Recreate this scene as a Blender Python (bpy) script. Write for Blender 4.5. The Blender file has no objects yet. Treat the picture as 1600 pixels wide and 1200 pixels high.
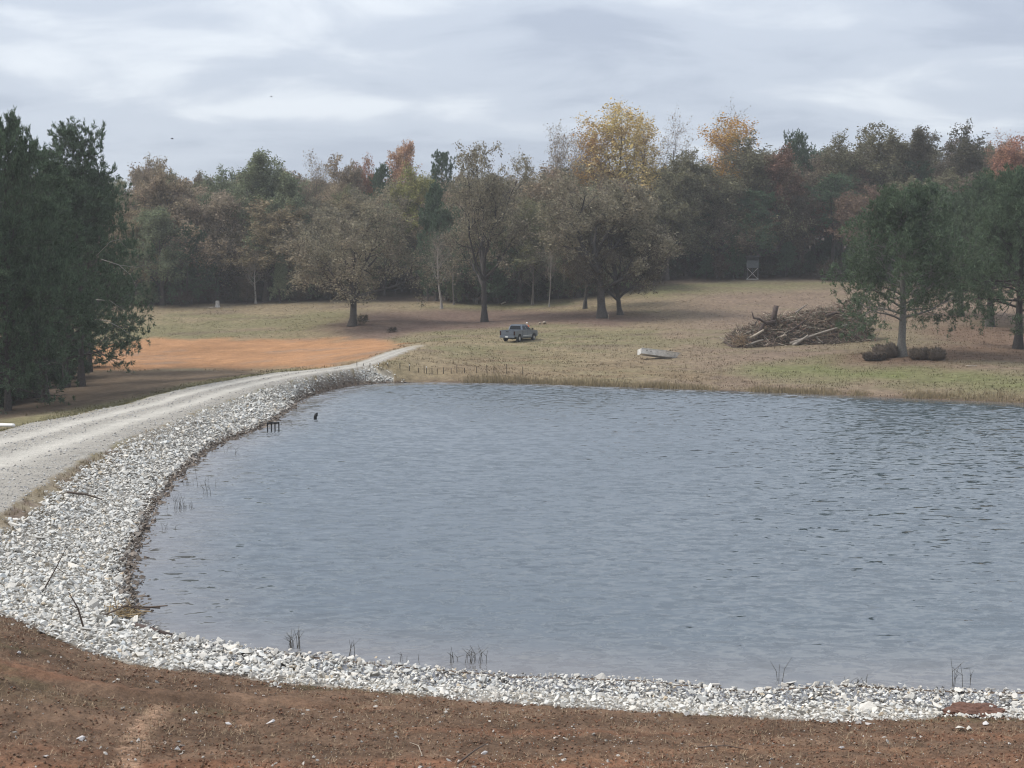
import bpy, bmesh, math, random
import numpy as np
from mathutils import Vector, Matrix, Euler

random.seed(7)
RNG = np.random.default_rng(7)
sc = bpy.context.scene
COL = sc.collection
R = math.radians

# ------------------------------------------------------------------ camera
FPX, CAMZ = 2000.0, 9.8                 # focal length in photo pixels (1600 wide), eye height above the water
PITCH = math.atan(170 / FPX)
CP, SP = math.cos(PITCH), math.sin(PITCH)
cam_d = bpy.data.cameras.new('camera')
cam = bpy.data.objects.new('camera', cam_d)
COL.objects.link(cam)
cam.location = (0, 0, CAMZ)
cam.rotation_euler = (math.pi / 2 - PITCH, 0, 0)
cam_d.sensor_width = 36
cam_d.lens = 36 * FPX / 1600
cam_d.clip_start, cam_d.clip_end = 0.5, 3000
sc.camera = cam

# ------------------------------------------------------------------ light
SUN_AZ, SUN_EL = R(-88), R(50)          # azimuth from +Y towards +X: the bright side of the overcast is on the left
sun_dir = Vector((math.sin(SUN_AZ) * math.cos(SUN_EL), math.cos(SUN_AZ) * math.cos(SUN_EL), math.sin(SUN_EL)))
sun_d = bpy.data.lights.new('sun', 'SUN')
sun_d.energy, sun_d.angle, sun_d.color = 2.4, R(22), (1.0, 0.955, 0.885)
sun = bpy.data.objects.new('sun', sun_d)
COL.objects.link(sun)
sun.rotation_euler = sun_dir.to_track_quat('Z', 'Y').to_euler()
sun.location = (0, 0, 80)

world = bpy.data.worlds.new('World')
sc.world = world
world.use_nodes = True


def build_world():
    nt = world.node_tree
    N, L = nt.nodes, nt.links
    N.clear()

    def n(t, **kw):
        x = N.new(t)
        for k, v in kw.items():
            setattr(x, k, v)
        return x

    def math_(op, a, b=None, clamp=False):
        m = n('ShaderNodeMath', operation=op, use_clamp=clamp)
        for i, v in enumerate((a, b)):
            if v is None:
                continue
            if isinstance(v, (int, float)):
                m.inputs[i].default_value = v
            else:
                L.new(v, m.inputs[i])
        return m.outputs[0]
    out = n('ShaderNodeOutputWorld')
    bg = n('ShaderNodeBackground')
    bg.inputs['Strength'].default_value = 0.1
    sky = n('ShaderNodeTexSky', sky_type='NISHITA', sun_disc=False)
    sky.sun_elevation, sky.sun_rotation = SUN_EL, SUN_AZ
    sky.air_density, sky.dust_density = 1.2, 2.0
    tc = n('ShaderNodeTexCoord')
    sep = n('ShaderNodeSeparateXYZ')
    L.new(tc.outputs['Generated'], sep.inputs[0])
    x, y, z = sep.outputs
    # a flat cloud deck seen in perspective
    zz = math_('ADD', math_('MAXIMUM', z, 0.0), 0.22)
    cmb = n('ShaderNodeCombineXYZ')
    L.new(math_('DIVIDE', x, zz), cmb.inputs[0])
    L.new(math_('DIVIDE', y, zz), cmb.inputs[1])

    def noise(scale, detail, rough, off, dist=0.0, sx=1.0):
        mp = n('ShaderNodeMapping')
        mp.inputs['Location'].default_value = off
        mp.inputs['Scale'].default_value = (sx, 1, 1)
        L.new(cmb.outputs[0], mp.inputs[0])
        t = n('ShaderNodeTexNoise')
        t.inputs['Scale'].default_value = scale
        t.inputs['Detail'].default_value = detail
        t.inputs['Roughness'].default_value = rough
        t.inputs['Distortion'].default_value = dist
        L.new(mp.outputs[0], t.inputs['Vector'])
        return t.outputs['Fac']
    big = noise(1.35, 2.0, 0.45, (8.1, 3.9, 0), 0.5, 0.55)
    mid = noise(3.4, 6.0, 0.57, (0.4, 7.7, 0), 0.4, 0.7)
    f = math_('ADD', math_('MULTIPLY', big, 0.62), math_('MULTIPLY', mid, 0.38))
    ramp = n('ShaderNodeValToRGB')
    cr = ramp.color_ramp
    cr.interpolation = 'EASE'
    cr.elements[0].position, cr.elements[0].color = 0.40, (2.86, 3.22, 3.92, 1)
    cr.elements[1].position, cr.elements[1].color = 0.61, (4.95, 5.27, 5.7, 1)
    e = cr.elements.new(0.50)
    e.color = (3.6, 3.98, 4.62, 1)
    L.new(f, ramp.inputs[0])
    # paler, brighter air close to the horizon
    hz = n('ShaderNodeMapRange')
    hz.inputs['From Min'].default_value, hz.inputs['From Max'].default_value = 0.0, 0.12
    hz.inputs['To Min'].default_value, hz.inputs['To Max'].default_value = 0.3, 0.0
    L.new(z, hz.inputs['Value'])
    mx = n('ShaderNodeMix', data_type='RGBA')
    L.new(hz.outputs[0], mx.inputs['Factor'])
    L.new(ramp.outputs[0], mx.inputs['A'])
    mx.inputs['B'].default_value = (5.3, 5.8, 6.4, 1)
    # a standard overcast: the deck brightens evenly towards the zenith
    grad = math_('ADD', math_('MULTIPLY', math_('MAXIMUM', z, 0.0), 0.9), 0.93)
    sc1 = n('ShaderNodeVectorMath', operation='SCALE')
    L.new(mx.outputs['Result'], sc1.inputs[0])
    L.new(grad, sc1.inputs['Scale'])
    # thin spots let a little of the clear sky through
    mix = n('ShaderNodeMix', data_type='RGBA')
    mix.inputs['Factor'].default_value = 0.93
    L.new(sky.outputs[0], mix.inputs['A'])
    L.new(sc1.outputs[0], mix.inputs['B'])
    L.new(mix.outputs['Result'], bg.inputs['Color'])
    L.new(bg.outputs[0], out.inputs[0])


build_world()
vs = sc.view_settings
vs.view_transform, vs.look, vs.exposure, vs.gamma, vs.use_curve_mapping = 'Standard', 'None', 0.70, 1.0, False
sc.render.engine = 'CYCLES'
cy = sc.cycles
cy.max_bounces, cy.diffuse_bounces, cy.glossy_bounces = 6, 3, 3
cy.transmission_bounces, cy.volume_bounces, cy.transparent_max_bounces = 3, 0, 8
cy.use_denoising = True
cy.sample_clamp_direct = 4.0
cy.filter_width = 1.15
cy.caustics_reflective = cy.caustics_refractive = False


# ------------------------------------------------------------------ picture <-> place
def ray(px, py):
    u, v = (px - 800) / FPX, (600 - py) / FPX
    return np.array((u, CP + v * SP, -SP + v * CP))


def at(px, py, Y):
    d = ray(px, py)
    return d * (Y / d[1]) + np.array((0, 0, CAMZ))


def at_z(px, py, z):
    d = ray(px, py)
    return d * ((z - CAMZ) / d[2]) + np.array((0, 0, CAMZ))


# ------------------------------------------------------------------ numpy noise
def _hash(ix, iy, s):
    h = (ix.astype(np.int64) * 374761393 + iy.astype(np.int64) * 668265263 + s * 1442695041) & 0x7fffffff
    h = ((h ^ (h >> 13)) * 1274126177) & 0x7fffffff
    return ((h ^ (h >> 16)) & 0xffff) / 65535.0


def vnoise(x, y, s=0):
    ix, iy = np.floor(x), np.floor(y)
    fx, fy = x - ix, y - iy
    fx, fy = fx * fx * (3 - 2 * fx), fy * fy * (3 - 2 * fy)
    a, b = _hash(ix, iy, s), _hash(ix + 1, iy, s)
    c, d = _hash(ix, iy + 1, s), _hash(ix + 1, iy + 1, s)
    return (a + (b - a) * fx) * (1 - fy) + (c + (d - c) * fx) * fy


def fbm(x, y, s=0, o=4):
    r, amp, tot = 0, 1.0, 0
    for k in range(o):
        r = r + amp * vnoise(x * 2 ** k + 17.3 * k, y * 2 ** k - 9.1 * k, s + k)
        tot += amp
        amp *= 0.5
    return r / tot * 2 - 1


def sstep(a, b, x):
    t = np.clip((x - a) / (b - a), 0, 1)
    return t * t * (3 - 2 * t)


def line_dist(x, y, pts):
    d = np.full(x.shape, 1e9)
    for (ax, ay), (bx, by) in zip(pts[:-1], pts[1:]):
        ux, uy = bx - ax, by - ay
        t = np.clip(((x - ax) * ux + (y - ay) * uy) / max(ux * ux + uy * uy, 1e-9), 0, 1)
        d = np.minimum(d, np.hypot(x - ax - t * ux, y - ay - t * uy))
    return d


def inside(x, y, poly):
    r = np.zeros(x.shape, bool)
    n = len(poly)
    for i in range(n):
        (ax, ay), (bx, by) = poly[i], poly[(i + 1) % n]
        if ay == by:
            continue
        c = (ay > y) != (by > y)
        r ^= c & (x < (bx - ax) * (y - ay) / (by - ay) + ax)
    return r


def sdist(x, y, poly):                 # positive outside
    d = line_dist(x, y, list(poly) + [poly[0]])
    return np.where(inside(x, y, poly), -d, d)


# ------------------------------------------------------------------ the lie of the land
SHORE_PX = [(560, 601), (530, 606), (500, 613), (470, 624), (452, 640), (425, 658), (400, 671), (365, 684), (330, 700), (308, 716), (285, 735),
            (262, 762), (246, 785), (235, 806), (224, 834), (207, 868), (204, 895), (208, 925), (214, 955), (222, 980), (260, 992), (300, 1001),
            (380, 1013), (450, 1021), (540, 1031), (620, 1040), (700, 1046), (800, 1056), (900, 1058), (1000, 1062), (1080, 1070),
            (1170, 1079), (1250, 1073), (1330, 1069), (1400, 1075), (1500, 1079), (1600, 1081), (1900, 1088)]
POND = [tuple(at_z(a, b, 0)[:2]) for a, b in SHORE_PX]
POND += [(36, 27), (62, 36), (78, 62), (80, 90), (70, 104)]
POND += [tuple(at_z(a, b, 0)[:2]) for a, b in [(1800, 637), (1600, 630), (1450, 624), (1300, 617), (1150, 611), (1000, 606), (900, 602), (800, 599), (720, 598), (680, 597), (610, 598)]]

ROAD_L = [(-48, 6), (-40, 25), (-33.5, 45)] + [tuple(at_z(a, b, 1.3)[:2]) for a, b in [(0, 674), (45, 661), (110, 650), (150, 640), (200, 631), (235, 619), (300, 604), (380, 590), (430, 582), (500, 577)]]
ROAD_L += [tuple(at(a, b, Y)[:2]) for a, b, Y in [(548, 567, 120), (600, 551, 131), (650, 537, 141)]]
ROAD_R = [(-33, 2), (-25, 20), (-19.5, 36)] + [tuple(at_z(a, b, 1.3)[:2]) for a, b in [(0, 805), (60, 765), (130, 720), (200, 688), (300, 648), (400, 612), (470, 592), (522, 582)]]
ROAD_R += [tuple(at(a, b, Y)[:2]) for a, b, Y in [(585, 570, 119), (630, 555, 129.5), (672, 538, 141)]]
ROAD = ROAD_L + ROAD_R[::-1]
BAND_PX = [(0, 962), (60, 985), (120, 1006), (200, 1022), (300, 1040), (380, 1048), (450, 1055), (540, 1062), (620, 1070), (700, 1080), (800, 1092), (900, 1098),
           (1000, 1103), (1150, 1112), (1220, 1118), (1300, 1119), (1400, 1116), (1450, 1112), (1490, 1104), (1540, 1110), (1600, 1114), (1900, 1122)]
BAND = [(-16, 30)] + [tuple(at_z(a, b, 1.25 - 0.8 * min(1, a / 300))[:2]) for a, b in BAND_PX]
RIP = [p for p in ROAD_R[3:-2]] + [tuple(at(590, 590, 118)[:2]), tuple(at(640, 594, 117)[:2]), tuple(at(690, 596, 116.5)[:2])]
RIP += [tuple(at_z(690, 602, 0)[:2]), tuple(at_z(600, 604, 0)[:2])]
_in = []
for a, b in SHORE_PX[1:]:
    p = at_z(a, b, 0)
    _in.append(p[:2])
_in = np.array(_in)
_dir = np.gradient(_in, axis=0)
_nrm = np.stack([-_dir[:, 1], _dir[:, 0]], 1)
_nrm /= np.linalg.norm(_nrm, axis=1)[:, None]
RIP += [tuple(q) for q in _in + _nrm * 0.5]
RIP += BAND[::-1] + [ROAD_R[2]]

CTRL = [(0, 0, 8.1), (30, 0, 8.1), (-30, 0, 8.1), (0, -100, 9.5), (100, -50, 9), (-100, -50, 9), (-55, 20, 3.0), (45, 18, 2.6), (0, 10, 5.0), (-20, 14, 4.4), (20, 12, 4.4),
        (-12.4, 30.5, 1.4), (-60, 60, -1.0), (-100, 100, -0.5), (-45, 80, -1.2), (-33, 75, 0.0),
        (-220, 100, 4), (-220, 250, 14), (-150, 330, 17), (0, 330, 18), (150, 330, 21), (0, 420, 22), (250, 400, 24), (-250, 400, 20), (250, 200, 12), (200, 100, 6), (120, 60, 4), (110, 110, 4.5)]
for px, py, Y in [(0, 1200, 21), (400, 1200, 21), (800, 1200, 21), (1200, 1200, 21), (1600, 1200, 21), (1400, 1116, 27.4), (1000, 1104, 27.8), (800, 1092, 28.3), (400, 1048, 30.6), (200, 1022, 31.4), (1900, 1116, 27.2),
                  (300, 580, 138), (100, 582, 138), (-100, 586, 138), (480, 574, 132), (250, 530, 172), (450, 531, 170), (60, 531, 172), (590, 535, 160), (350, 505, 188), (150, 510, 186), (250, 482, 205), (450, 477, 205), (100, 484, 204),
                  (555, 510, 178), (600, 530, 163), (640, 474, 206), (757, 503, 185), (811, 532, 150), (700, 532, 150), (650, 517, 170), (720, 478, 205), (850, 478, 205), (660, 455, 232),
                  (560, 566, 121), (610, 553, 131), (660, 538, 141.5), (760, 553, 136), (780, 575, 125.5), (900, 552, 137), (900, 578, 124), (880, 527, 154),
                  (940, 497, 180), (914, 483, 195), (1000, 446, 215), (1176, 437, 220), (1100, 440, 219), (1340, 436, 225), (1500, 440, 222), (1700, 446, 222), (1100, 500, 175), (1250, 480, 190),
                  (1030, 560, 131), (1100, 575, 123), (1200, 541, 140), (1320, 525, 146), (1450, 500, 165), (1547, 510, 160), (1590, 545, 132), (1410, 557, 124), (1500, 590, 109), (1300, 590, 114), (1150, 592, 116.5), (1700, 560, 124)]:
    CTRL.append(tuple(at(px, py, Y)))
CTRL = np.array(CTRL)
_cx, _cy, _cz = CTRL[:, 0] / 100, CTRL[:, 1] / 100, CTRL[:, 2]


def _phi(r2):
    return np.where(r2 > 1e-12, 0.5 * r2 * np.log(np.maximum(r2, 1e-12)), 0)


_n = len(_cx)
_A = np.zeros((_n + 3, _n + 3))
_A[:_n, :_n] = _phi((_cx[:, None] - _cx) ** 2 + (_cy[:, None] - _cy) ** 2) + np.eye(_n) * 1e-4
_A[:_n, _n], _A[:_n, _n + 1], _A[:_n, _n + 2] = 1, _cx, _cy
_A[_n:, :_n] = _A[:_n, _n:].T
_wt = np.linalg.solve(_A, np.concatenate([_cz, np.zeros(3)]))


def tps(x, y):
    x, y = x / 100, y / 100
    r = _wt[_n] + _wt[_n + 1] * x + _wt[_n + 2] * y
    for i in range(_n):
        r = r + _wt[i] * _phi((x - _cx[i]) ** 2 + (y - _cy[i]) ** 2)
    return r


def road_z(y):
    return 1.3 + 0.85 * sstep(112, 142, y)


def land(x, y, full=False):
    x, y = np.atleast_1d(np.asarray(x, float)), np.atleast_1d(np.asarray(y, float))
    sd = sdist(x, y, POND)
    base = tps(x, y) + 0.16 * fbm(x / 9, y / 9, 3, 3) * sstep(30, 60, y) + 0.035 * fbm(x / 0.9, y / 0.9, 11, 3)
    near = sstep(42, 34, y)
    slope = 0.16 + 0.05 * near
    w = sstep(0.0, 4.0, sd)
    z = w * base + (1 - w) * np.minimum(slope * sd, np.maximum(base, 0.05 * sd))
    dl, dr = line_dist(x, y, ROAD_L), line_dist(x, y, ROAD_R)
    inr = inside(x, y, ROAD)
    zr = road_z(y)
    inrip = inside(x, y, RIP) & ~inr
    k = np.clip(dr / (dr + np.maximum(sd, 0) + 1e-6), 0, 1)
    damw = sstep(34.5, 41, y) * sstep(122, 114, y)
    zslope = zr * (1 - k) ** 1.05
    z = np.where(inrip & (sd > 0), z * (1 - damw) + zslope * damw, z)
    left = (~inr) & (dl < dr) & (sd > 0)
    zl = np.maximum(z, zr - 0.30 * dl) * sstep(14, 9, dl) + z * (1 - sstep(14, 9, dl))
    zl = np.where(z > zr, zr + (z - zr) * sstep(0, 5, dl), zl)
    z = np.where(left, zl, z)
    rt = (~inr) & (dr <= dl) & (~inrip) & (sd > 0)
    wr = sstep(4, 0, dr)
    z = np.where(rt, z * (1 - wr) + zr * wr, z)
    t = dl / np.maximum(dl + dr, 1e-6)
    crown = 0.10 * (1 - (2 * t - 1) ** 2) - 0.05 * (np.exp(-((t - 0.33) / 0.09) ** 2) + np.exp(-((t - 0.68) / 0.09) ** 2))
    z = np.where(inr, zr + crown, z)
    z = np.where(sd < 0, np.maximum(-2.2, -0.02 + 0.2 * sd), z)
    if full:
        return z, sd, dl, dr, inr, inside(x, y, RIP), t
    return z


def gz(x, y):
    return float(land(x, y)[0])


_YS = np.concatenate([np.arange(16, 60, 0.1), np.arange(60, 330, 0.25)])


def hit(px, py):
    """where the sight line through a photo pixel first meets the ground"""
    d = ray(px, py)
    t = _YS / d[1]
    zz = CAMZ + d[2] * t
    g = land(d[0] * t, _YS)
    k = np.argmax(zz <= g) if (zz <= g).any() else len(_YS) - 1
    return np.array((d[0] * t[k], _YS[k], g[k]))


# ------------------------------------------------------------------ object helpers
def prop(o, label=None, cat=None, group=None, kind=None):
    for k, v in (('label', label), ('category', cat), ('group', group), ('kind', kind)):
        if v:
            o[k] = v
    return o


def mesh_np(name, V, F, col=None, smooth=False):
    V = np.asarray(V, np.float32).reshape(-1, 3)
    F = np.asarray(F, np.int32)
    me = bpy.data.meshes.new(name)
    k = F.shape[1]
    me.vertices.add(len(V))
    me.vertices.foreach_set('co', V.ravel())
    me.loops.add(F.size)
    me.loops.foreach_set('vertex_index', F.ravel())
    me.polygons.add(len(F))
    me.polygons.foreach_set('loop_start', np.arange(0, F.size, k, dtype=np.int32))
    me.polygons.foreach_set('loop_total', np.full(len(F), k, np.int32))
    me.polygons.foreach_set('use_smooth', np.full(len(F), smooth, bool))
    if col is not None:
        ca = me.color_attributes.new('Col', 'FLOAT_COLOR', 'POINT')
        c = np.ones((len(V), 4), np.float32)
        c[:, :3] = col
        ca.data.foreach_set('color', c.ravel())
    me.update(calc_edges=True)
    return me


def link(name, me, mat=None, parent=None, loc=None):
    o = bpy.data.objects.new(name, me)
    COL.objects.link(o)
    if mat is not None and me is not None and len(me.materials) == 0:
        me.materials.append(mat)
    if parent is not None:
        o.parent = parent
    if loc is not None:
        o.location = tuple(float(v) for v in loc)
    return o


def empty(name, loc, rz=0.0):
    o = bpy.data.objects.new(name, None)
    COL.objects.link(o)
    o.empty_display_size = 0.3
    o.location = tuple(float(v) for v in loc)
    o.rotation_euler = (0, 0, rz)
    return o


class MB:
    """collects boxes, tubes, lofts into one mesh"""

    def __init__(s):
        s.v, s.f = [], []

    def add(s, V, F):
        b = len(s.v)
        s.v += [tuple(map(float, p)) for p in V]
        s.f += [tuple(i + b for i in q) for q in F]
        return s

    def box(s, c, size, M=None):
        hx, hy, hz = [q / 2 for q in size]
        P = [Vector((sx * hx, sy * hy, sz * hz)) for sx in (-1, 1) for sy in (-1, 1) for sz in (-1, 1)]
        if M is not None:
            P = [M @ p for p in P]
        P = [p + Vector(c) for p in P]
        return s.add(P, [(0, 1, 3, 2), (4, 6, 7, 5), (0, 4, 5, 1), (2, 3, 7, 6), (0, 2, 6, 4), (1, 5, 7, 3)])

    def tube(s, pts, rad, n=6, caps=True):
        pts = [Vector(p) for p in pts]
        if isinstance(rad, (int, float)):
            rad = [rad] * len(pts)
        V, F = [], []
        for i, p in enumerate(pts):
            d = (pts[min(i + 1, len(pts) - 1)] - pts[max(i - 1, 0)]).normalized()
            a = d.cross(Vector((0.31, 0.17, 0.93)) if abs(d.z) < 0.8 else Vector((1, 0.1, 0))).normalized()
            b = d.cross(a)
            for k in range(n):
                t = 2 * math.pi * k / n
                V.append(p + (a * math.cos(t) + b * math.sin(t)) * rad[i])
        for i in range(len(pts) - 1):
            for k in range(n):
                F.append((i * n + k, i * n + (k + 1) % n, (i + 1) * n + (k + 1) % n, (i + 1) * n + k))
        if caps:
            F.append(tuple(range(n))[::-1])
            F.append(tuple((len(pts) - 1) * n + k for k in range(n)))
        return s.add(V, F)

    def loft(s, rings, close=True, caps=True):
        n = len(rings[0])
        V = [p for r in rings for p in r]
        F = []
        for i in range(len(rings) - 1):
            for k in range(n if close else n - 1):
                F.append((i * n + k, i * n + (k + 1) % n, (i + 1) * n + (k + 1) % n, (i + 1) * n + k))
        if caps:
            F.append(tuple(range(n))[::-1])
            F.append(tuple((len(rings) - 1) * n + k for k in range(n)))
        return s.add(V, F)

    def prism(s, outline, y0, y1):
        """(x, z) outline extruded along y"""
        n = len(outline)
        V = [(x, y0, z) for x, z in outline] + [(x, y1, z) for x, z in outline]
        F = [tuple(range(n))[::-1], tuple(range(n, 2 * n))] + [(k, (k + 1) % n, n + (k + 1) % n, n + k) for k in range(n)]
        return s.add(V, F)

    def lathe(s, prof, n=18, axis='y', c=(0, 0, 0)):
        V, F = [], []
        for r, h in prof:
            for k in range(n):
                t = 2 * math.pi * k / n
                a, b = r * math.cos(t), r * math.sin(t)
                V.append({'y': (a + c[0], h + c[1], b + c[2]), 'z': (a + c[0], b + c[1], h + c[2]), 'x': (h + c[0], a + c[1], b + c[2])}[axis])
        m = len(prof)
        for i in range(m - 1):
            for k in range(n):
                F.append((i * n + k, i * n + (k + 1) % n, (i + 1) * n + (k + 1) % n, (i + 1) * n + k))
        F.append(tuple(range(n)))
        F.append(tuple((m - 1) * n + k for k in range(n))[::-1])
        return s.add(V, F)

    def build(s, name, mat, parent=None, smooth=False, bevel=0.0, loc=None):
        me = bpy.data.meshes.new(name)
        me.from_pydata(s.v, [], s.f)
        bm = bmesh.new()
        bm.from_mesh(me)
        bmesh.ops.recalc_face_normals(bm, faces=bm.faces)
        if bevel > 0:
            ed = [e for e in bm.edges if len(e.link_faces) == 2 and e.calc_face_angle(0) > 0.5]
            bmesh.ops.bevel(bm, geom=ed, offset=bevel, segments=2, affect='EDGES', clamp_overlap=True)
        for f in bm.faces:
            f.smooth = smooth
        bm.to_mesh(me)
        bm.free()
        return link(name, me, mat, parent, loc)


# ------------------------------------------------------------------ materials
class Mat:
    def __init__(s, name):
        s.m = bpy.data.materials.new(name)
        s.m.use_nodes = True
        s.nt = s.m.node_tree
        s.N, s.L = s.nt.nodes, s.nt.links
        s.bsdf = s.N['Principled BSDF']
        s.out = s.N['Material Output']

    def n(s, t, **kw):
        x = s.N.new(t)
        for k, v in kw.items():
            setattr(x, k, v)
        return x

    def noise(s, scale, detail=4, rough=0.6, vec=None, coords='Object', mapping=None, dist=0.0):
        t = s.n('ShaderNodeTexNoise')
        t.inputs['Scale'].default_value = scale
        t.inputs['Detail'].default_value = detail
        t.inputs['Roughness'].default_value = rough
        t.inputs['Distortion'].default_value = dist
        if vec is None:
            tc = s.n('ShaderNodeTexCoord')
            vec = tc.outputs[coords]
        if mapping:
            mp = s.n('ShaderNodeMapping')
            for k, v in mapping.items():
                mp.inputs[k].default_value = v
            s.L.new(vec, mp.inputs[0])
            vec = mp.outputs[0]
        s.L.new(vec, t.inputs['Vector'])
        return t.outputs['Fac']

    def rng(s, v, a, b, c, d):
        m = s.n('ShaderNodeMapRange')
        for k, x in zip(('From Min', 'From Max', 'To Min', 'To Max'), (a, b, c, d)):
            m.inputs[k].default_value = x
        s.L.new(v, m.inputs['Value'])
        return m.outputs[0]

    def mul(s, col, fac):
        m = s.n('ShaderNodeVectorMath', operation='SCALE')
        s.L.new(col, m.inputs[0])
        s.L.new(fac, m.inputs['Scale'])
        return m.outputs[0]

    def math(s, op, a, b):
        m = s.n('ShaderNodeMath', operation=op)
        for i, v in enumerate((a, b)):
            if isinstance(v, (int, float)):
                m.inputs[i].default_value = v
            else:
                s.L.new(v, m.inputs[i])
        return m.outputs[0]

    def mix(s, f, a, b):
        m = s.n('ShaderNodeMix', data_type='RGBA')
        if isinstance(f, (int, float)):
            m.inputs['Factor'].default_value = f
        else:
            s.L.new(f, m.inputs['Factor'])
        for k, v in (('A', a), ('B', b)):
            if isinstance(v, tuple):
                m.inputs[k].default_value = v + (1,) if len(v) == 3 else v
            else:
                s.L.new(v, m.inputs[k])
        return m.outputs['Result']

    def bump(s, h, strength, dist):
        b = s.n('ShaderNodeBump')
        b.inputs['Strength'].default_value = strength
        b.inputs['Distance'].default_value = dist
        s.L.new(h, b.inputs['Height'])
        s.L.new(b.outputs[0], s.bsdf.inputs['Normal'])


def simple(name, col, rough=0.7, metal=0.0, var=0.25, scale=6.0, bump=0.0, spec=0.3):
    m = Mat(name)
    f = m.noise(scale, 4, 0.65)
    c = m.mix(m.rng(f, 0.3, 0.7, 0, 1), tuple(v * (1 - var) for v in col), tuple(min(1, v * (1 + var)) for v in col))
    m.L.new(c, m.bsdf.inputs['Base Color'])
    m.bsdf.inputs['Roughness'].default_value = rough
    m.bsdf.inputs['Metallic'].default_value = metal
    m.bsdf.inputs['Specular IOR Level'].default_value = spec
    if bump:
        m.bump(f, 0.6, bump)
    return m.m


def mat_ground(name, lo=0.62, hi=1.42, fine=14.0, coarse=1.6, bumpd=0.05, spec=0.1):
    m = Mat(name)
    a = m.n('ShaderNodeAttribute', attribute_name='Col')
    f1, f2 = m.noise(coarse, 6, 0.7), m.noise(fine, 4, 0.75)
    f3 = m.noise(fine * 2.7, 3, 0.7)
    s = m.math('MULTIPLY', m.math('MULTIPLY', m.rng(f1, 0.3, 0.7, lo, hi), m.rng(f2, 0.28, 0.72, 0.65, 1.35)), m.rng(f3, 0.3, 0.7, 0.72, 1.28))
    m.L.new(m.mul(a.outputs['Color'], s), m.bsdf.inputs['Base Color'])
    m.bsdf.inputs['Roughness'].default_value = 0.95
    m.bsdf.inputs['Specular IOR Level'].default_value = spec
    m.bump(m.math('ADD', f1, m.math('MULTIPLY', f2, 0.5)), 0.7, bumpd)
    return m.m


M_ground = mat_ground('soil_and_grass')
M_clay = mat_ground('orange_clay', 0.8, 1.18, 6.0, 0.8, 0.03)
M_road = mat_ground('pale_gravel', 0.86, 1.14, 11.0, 1.2, 0.04)
M_bed = mat_ground('stone_bedding', 0.7, 1.3, 18.0, 3.0, 0.05)


def mat_attr(name, attr=True, rough=0.9, island=0.0, spec=0.2, noise=0.0):
    """base colour from the mesh's own 'Col' or from the object's colour"""
    m = Mat(name)
    c = (m.n('ShaderNodeAttribute', attribute_name='Col').outputs['Color'] if attr else m.n('ShaderNodeObjectInfo').outputs['Color'])
    if noise:
        c = m.mul(c, m.rng(m.noise(7.0, 4, 0.7), 0.3, 0.7, 1 - noise, 1 + noise))
    m.L.new(c, m.bsdf.inputs['Base Color'])
    m.bsdf.inputs['Roughness'].default_value = rough
    m.bsdf.inputs['Specular IOR Level'].default_value = spec
    return m.m


M_stone_mass = mat_attr('riprap_limestone', True, 0.85, noise=0.18)
M_stone_one = mat_attr('riprap_limestone_single', False, 0.85, noise=0.18)
M_blade = mat_attr('dry_blades', True, 0.9)


def mat_leaf(name, trans=0.3, lo=0.55, hi=1.45):
    m = Mat(name)
    oi = m.n('ShaderNodeObjectInfo')
    ge = m.n('ShaderNodeNewGeometry')
    v = m.rng(ge.outputs['Random Per Island'], 0, 1, lo, hi)
    hs = m.n('ShaderNodeHueSaturation')
    m.L.new(m.mul(oi.outputs['Color'], v), hs.inputs['Color'])
    m.L.new(m.rng(m.noise(0.35, 3, 0.6), 0.3, 0.7, 0.492, 0.522), hs.inputs['Hue'])
    c = hs.outputs[0]
    df, tr, mx = m.n('ShaderNodeBsdfDiffuse'), m.n('ShaderNodeBsdfTranslucent'), m.n('ShaderNodeMixShader')
    m.L.new(c, df.inputs[0])
    m.L.new(c, tr.inputs[0])
    mx.inputs[0].default_value = trans
    m.L.new(df.outputs[0], mx.inputs[1])
    m.L.new(tr.outputs[0], mx.inputs[2])
    m.L.new(mx.outputs[0], m.out.inputs['Surface'])
    m.N.remove(m.bsdf)
    return m.m


M_leaf = mat_leaf('autumn_leaf', 0.35)
M_needle = mat_leaf('pine_needle', 0.25, 0.45, 1.7)
M_bark = mat_attr('bark', False, 0.9, noise=0.35)


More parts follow.
